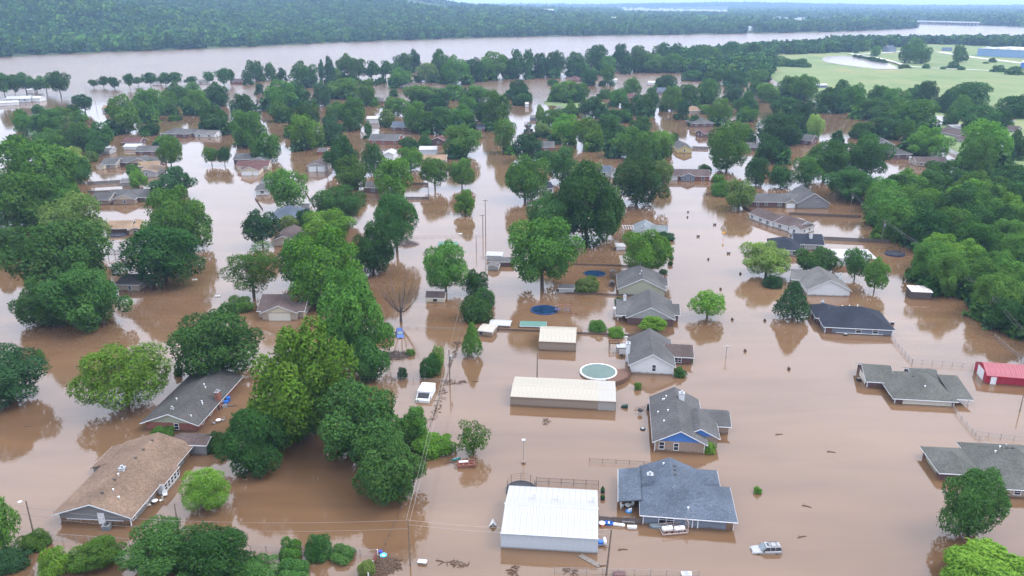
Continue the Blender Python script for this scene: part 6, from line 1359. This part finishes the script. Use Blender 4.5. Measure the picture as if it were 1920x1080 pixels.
item('ball_planter', 'dark pointed upper planter between iron fence and blue grey house', 'planter', 1130, 923, [('pot', dark, lambda mb: mb.lathe([(.3, -.2), (.4, .25)], n=12)), ('plant', LEAF[3], lambda mb: mb.lathe([(.3, .253), (.42, .5), (.05, 1.3)], n=10))])
item('tyre', 'dark round tub floating below the junk beside the blue gabled house', 'tub', 1205, 805, [('body', dark, lambda mb: mb.lathe([(.3, -.1), (.5, 0), (.52, .2), (.4, .28)], n=14)), ('rim', metal, lambda mb: mb.lathe([(.25, .283), (.3, .3), (.2, .31)], n=12))])
item('crate', 'dark box in the wire fence at the bottom edge', 'crate', 1161, 1080, [('body', WALL['dkbrick'], lambda mb: mb.box(-.9, .9, -.5, .5, -.3, .5)), ('slat', wood_brown, lambda mb: [mb.box(-.92 + k * .5, -.8 + k * .5, -.53, -.503, -.2, .5) for k in range(4)])])
item('solar_buoy', 'dark float with a white top in the fenced water at far right', 'float', 1886, 838, [('body', dark, lambda mb: mb.lathe([(.2, -.1), (.7, .05), (.6, .3), (.2, .4)], n=12)), ('cap', white, lambda mb: mb.lathe([(.2, .403), (.15, .6)], n=8))])
item('ditch_box', 'dark small box at the garage corner of the cream door house', 'box', 1610, 714, [('body', dark, lambda mb: mb.box(-.4, .4, -.4, .4, -.3, .6)), ('lid', bark_grey, lambda mb: mb.box(-.43, .43, -.43, .43, .603, .7))])
item('meter_box', 'dark box in water right of the navy roofed house', 'box', 1673, 608, [('body', dark, lambda mb: mb.box(-.35, .35, -.3, .3, -.3, .6)), ('lid', galv, lambda mb: mb.box(-.38, .38, -.33, .33, .603, .68))])
item('air_conditioner', 'small grey unit at the front wall of the navy roofed house', 'air conditioner', 1585, 629, [('body', dark, lambda mb: mb.box(-.4, .4, -.35, .25, -.3, .45)), ('lid', galv, lambda mb: mb.box(-.43, .43, -.38, .28, .453, .52))])
item('white_board', 'small white board floating right of the round bright bush', 'board', 1172, 632, [('board', white, lambda mb: mb.box(-.6, .6, -.3, .3, 0, .12)), ('cleat', metal, lambda mb: mb.box(-.5, .5, -.05, .05, .123, .18))])
item('float_bucket', 'blue bucket on the debris at the red fence end', 'bucket', 714, 1037, [('body', mat('violet_blue', (.06, .08, .55), .5), lambda mb: mb.lathe([(.22, 0), (.3, .4), (.26, .4), (.2, .15)], n=12)), ('handle', metal, lambda mb: mb.tube((-.28, 0, .4), (.28, 0, .5), .02))])
item('toy_tub', 'turquoise plastic tub caught in the debris at the red fence', 'tub', 719, 1043, [('body', mat('turquoise', (.10, .42, .55), .5), lambda mb: mb.lathe([(.4, 0), (.55, .25), (.45, .25), (.35, .1)], n=14)), ('lid', white, lambda mb: mb.box(-.2, .2, -.15, .15, .12, .2))])
q = P(724, 1066); t_ = bpy.data.objects
def debris(label, px, n, ln, th, seed, z=.06):
    rr = random.Random(seed); ps = [P(x, y) for x, y in px]; pl = [(p.x, p.y) for p in ps]; mb = MB(); k = 0; cx = ps[0]
    xs = [p[0] for p in pl]; ys_ = [p[1] for p in pl]
    while k < n:
        x, y = rr.uniform(min(xs), max(xs)), rr.uniform(min(ys_), max(ys_))
        if not in_poly(x, y, pl): continue
        a = rr.uniform(0, 6.28); l = ln * rr.uniform(.4, 1.3); mb.tube((x - cx.x, y - cx.y, rr.uniform(0, z * 3)), (x - cx.x + l * math.cos(a), y - cx.y + l * math.sin(a), rr.uniform(0, z * 4)), th * rr.uniform(.5, 1.4), n=4); k += 1
    o = mb.build('debris', debris_m); o.location = cx; tag(o, label, kind='stuff')
debris('mat of drift sticks against the red fence', [(708, 1046), (742, 1050), (752, 1062), (728, 1072), (705, 1086), (694, 1084)], 420, 1.0, .045, 1)
debris('scattered sticks between cooler and white building', [(826, 1052), (858, 1052), (886, 1060), (870, 1064), (840, 1058)], 26, .9, .05, 2)
debris('sticks floating under the white building front', [(1056, 1066), (1086, 1069), (1086, 1076), (1060, 1073)], 22, .7, .05, 3)
debris('sticks along the wire fence by the evergreens', [(830, 714), (870, 714), (880, 718), (834, 722)], 60, .8, .05, 4)
debris('drift strung along the debris fence line', [(828, 728), (838, 728), (816, 790), (806, 790)], 70, .7, .05, 5)
debris('drift caught on the fence above the evergreens', [(856, 640), (864, 640), (846, 690), (840, 690)], 60, .7, .06, 6)
debris('dark twigs on the water left of the white building', [(955, 1062), (970, 1062), (968, 1078), (958, 1078)], 30, .7, .06, 7)
debris('grey scum on water below the long tan building', [(1020, 786), (1030, 786), (1032, 796), (1022, 797)], 30, .6, .04, 8)
def brush(label, x, y, rx, ry, h_, n, seed):
    rr = random.Random(seed); c = P(x, y); mb = MB()
    for _ in range(n):
        a, r = rr.uniform(0, 6.28), math.sqrt(rr.random()); x_, y_ = rx * r * math.cos(a), ry * r * math.sin(a); b = rr.uniform(0, 6.28); l = rr.uniform(.6, 1.8); z = h_ * (1 - r * r) * rr.random()
        mb.tube((x_, y_, z), (x_ + l * math.cos(b), y_ + l * math.sin(b), z + rr.uniform(-.1, .5)), .035, .015, 3)
    o = mb.build('brush_pile', mat('dead_brush', (.085, .066, .058), .95, .2)); o.location = c; tag(o, label, 'brush pile')
brush('heap of grey cut branches beside the bare tree', 743, 667, 3.2, 2.2, .9, 420, 1); brush('heap of dead branches under the forked tree', 762, 458, 4.0, 2.5, 1.5, 420, 2)
q = P(770, 664); place_tree(q.x, q.y, .5, 1.1, .8, 'B', 0, 'green weeds at the right end of the branch heap', None)
mail = [(1290, 398), (1289, 408), (1340, 422), (1309, 444), (1366, 476), (1328, 487), (1388, 514), (1325, 365), (1351, 543), (1373, 600), (1434, 602), (1397, 659), (1479, 693)]
mlab = ['by the upper end of the open street', 'just below the topmost pair in the street', 'near the yellow road sign, upper right', 'left of the yellow road sign', 'below the yellow road sign', 'in mid street left of the pale lime tree', 'left below the pale lime tree', 'nearest the olive round tree', 'above the umbrella shaped tree', 'right of the umbrella shaped tree', 'between umbrella tree and dark oval evergreen', 'right of the T shaped pole', 'alone left of the green grey hip roof']
for (x, y), l in zip(mail, mlab):
    c = P(x, y); tw_ = 'upper right' in l or 'below the yellow' in l or 'left of the yellow' in l
    t_ = root('mailbox', f'dark mailbox top above water {l}', 'mailbox', c, .1, 'drowned mailboxes along the street')
    for dx in ((-.35, .35) if tw_ else (0,)): mb = MB(); mb.loft([[(dx + .22 * math.cos(a) , yy, .42 + .2 * math.sin(a)) for a in (3.6, 3.14, 2.4, 1.57, .74, 0, -.46)] for yy in (-.3, .3)]); mb.build('box', mat('mailbox_dark', (.045, .035, .034), .6), t_)
    mb = MB(); mb.box(-.45, .45, -.28, .28, -.6, .24) if tw_ else mb.box(-.3, .3, -.25, .25, -.6, .24); mb.build('post', WALL['dkbrick'], t_)
logs = [(1559, 848, 'near the right middle'), (1513, 950, 'in the empty lower right water'), (1504, 1007, 'right of the stranded silver car'), (1461, 815, 'in the wide open water at right'), (1131, 1062, 'below the brown leaning pole'), (1168, 1031, 'right of the leaning pole'), (982, 948, 'nothing'), (1490, 893, 'x'), (826, 1053, 'left of the stick line'), (1484, 920, 'x2'), (891, 716, 'right of the transformer pole'), (875, 806, 'in open water above the straggly tree'), (54, 800, 'inside the left reflection')]
for x, y, l in logs:
    if l in ('nothing', 'x', 'x2'): continue
    item('driftwood', f'short dark driftwood piece {l}', 'driftwood', x, y, [('limb', debris_m, lambda mb: (mb.tube((-.8, 0, .03), (.1, .12, .07), .10, .08, 7), mb.tube((.1, .12, .07), (.75, -.05, .05), .08, .05, 7))), ('stub', debris_m, lambda mb: mb.tube((-.3, 0, .08), (-.6, .25, .3), .06, .03, 5))], (x * 7 % 10) * .1 - .5)
wl = [(408, 556, 'white float right of the broad dark tree reflection'), (863, 439, 'white foam block on the flooded street at centre'), (1131, 1020, None), (376, 497, 'white scrap on water right of the broad dark tree'), (365, 525, 'white scrap below the broad dark tree reflection'), (178, 766, None), (994, 386, 'white scrap beside the central clump')]
for x, y, l in wl:
    if l: item('foam_block', l, 'float', x, y, [('body', white, lambda mb: mb.box(-.7, .7, -.3, .3, -.1, .25)), ('strap', metal, lambda mb: mb.box(-.1, .1, -.32, .32, .253, .28))], .2)
item('wash_tub', 'small white tub on the wire fence at the bottom edge', 'tub', 1287, 1078, [('body', white, lambda mb: mb.box(-.75, .75, -.4, .4, -.2, .35)), ('lid', metal, lambda mb: mb.box(-.3, .3, -.3, .3, .353, .45))])
# bare tree
def bare_tree(x, y0, y1, label, m_, seed, spread):
    b = P(x, y1); H_ = height_at(b.y, y0); rr = random.Random(seed); t_ = root('bare_tree', label, 'tree', b); tb, lb = MB(), MB()
    def grow(p, d, l, r, dep, mb):
        q = p + d * l; mb.tube(p, q, r, r * .62, 5 if dep > 1 else 7)
        if dep >= 4: return
        for k in range(3 if dep < 2 else 2):
            a = rr.uniform(0, 6.28); nd = (d + Vector((math.cos(a), math.sin(a), rr.uniform(-.05, .4))) * spread * rr.uniform(.6, 1.1)).normalized(); grow(q, nd, l * rr.uniform(.62, .85), r * .62, dep + 1, lb)
    tb.tube((0, 0, -1.2), (0, 0, .2), .32, .26, 8); grow(Vector((0, 0, .2)), Vector((0, 0, 1)), H_ * .33, .30, 0, tb); tb.build('trunk', m_, t_); lb.build('branches', m_, t_)
b = P(752, 603); H_ = height_at(b.y, 505); rr = random.Random(12); t_ = root('bare_tree', 'leafless grey tree standing in water above the blue car', 'tree', b); dbark = mat('dead_bark', (.07, .056, .05), .95)
tb = MB(); tb.tube((0, 0, -1.2), (0, 0, H_ * .12), .42, .34, 8); tb.tube((0, 0, H_ * .12), (.05, 0, H_ * .2), .34, .26, 8); tb.build('trunk', dbark, t_)
for k in range(9):
    a = k * .7 + rr.uniform(-.2, .2); sp = rr.uniform(.3, .62) * H_ * (.25 if k == 0 else 1); zt = H_ * rr.uniform(.72, 1.0) * (1 - sp / H_ * .4); lb = MB(); p0 = Vector((.05, 0, H_ * .18)); n = 7; prev = p0
    for i in range(1, n + 1):
        t = i / n; q = Vector((sp * math.cos(a) * t ** .8, sp * math.sin(a) * t ** .8, p0.z + (zt - p0.z) * t ** 1.15)); lb.tube(prev, q, .16 * (1 - t) + .05, .16 * (1 - t) + .03, 5)
        if i > 1:
            for j in range(2): aa_ = a + rr.uniform(-1.6, 1.6); l = rr.uniform(.6, 1.7) * (1.2 - t * .6); e_ = q + Vector((math.cos(aa_) * l, math.sin(aa_) * l, l * rr.uniform(.2, .9))); lb.tube(q, e_, .05, .02, 4); e2 = e_ + Vector((rr.uniform(-.6, .6), rr.uniform(-.6, .6), rr.uniform(.1, .7))); lb.tube(e_, e2, .025, .012, 3)
        prev = q
    lb.build('branch', dbark, t_)
bare_tree(928, 126, 148, 'pale dead forked trunk among the river shore trees', bark_grey, 3, .35)
bare_tree(990, 232, 250, 'thin bare tree beside the middle channel', bark, 9, .6)
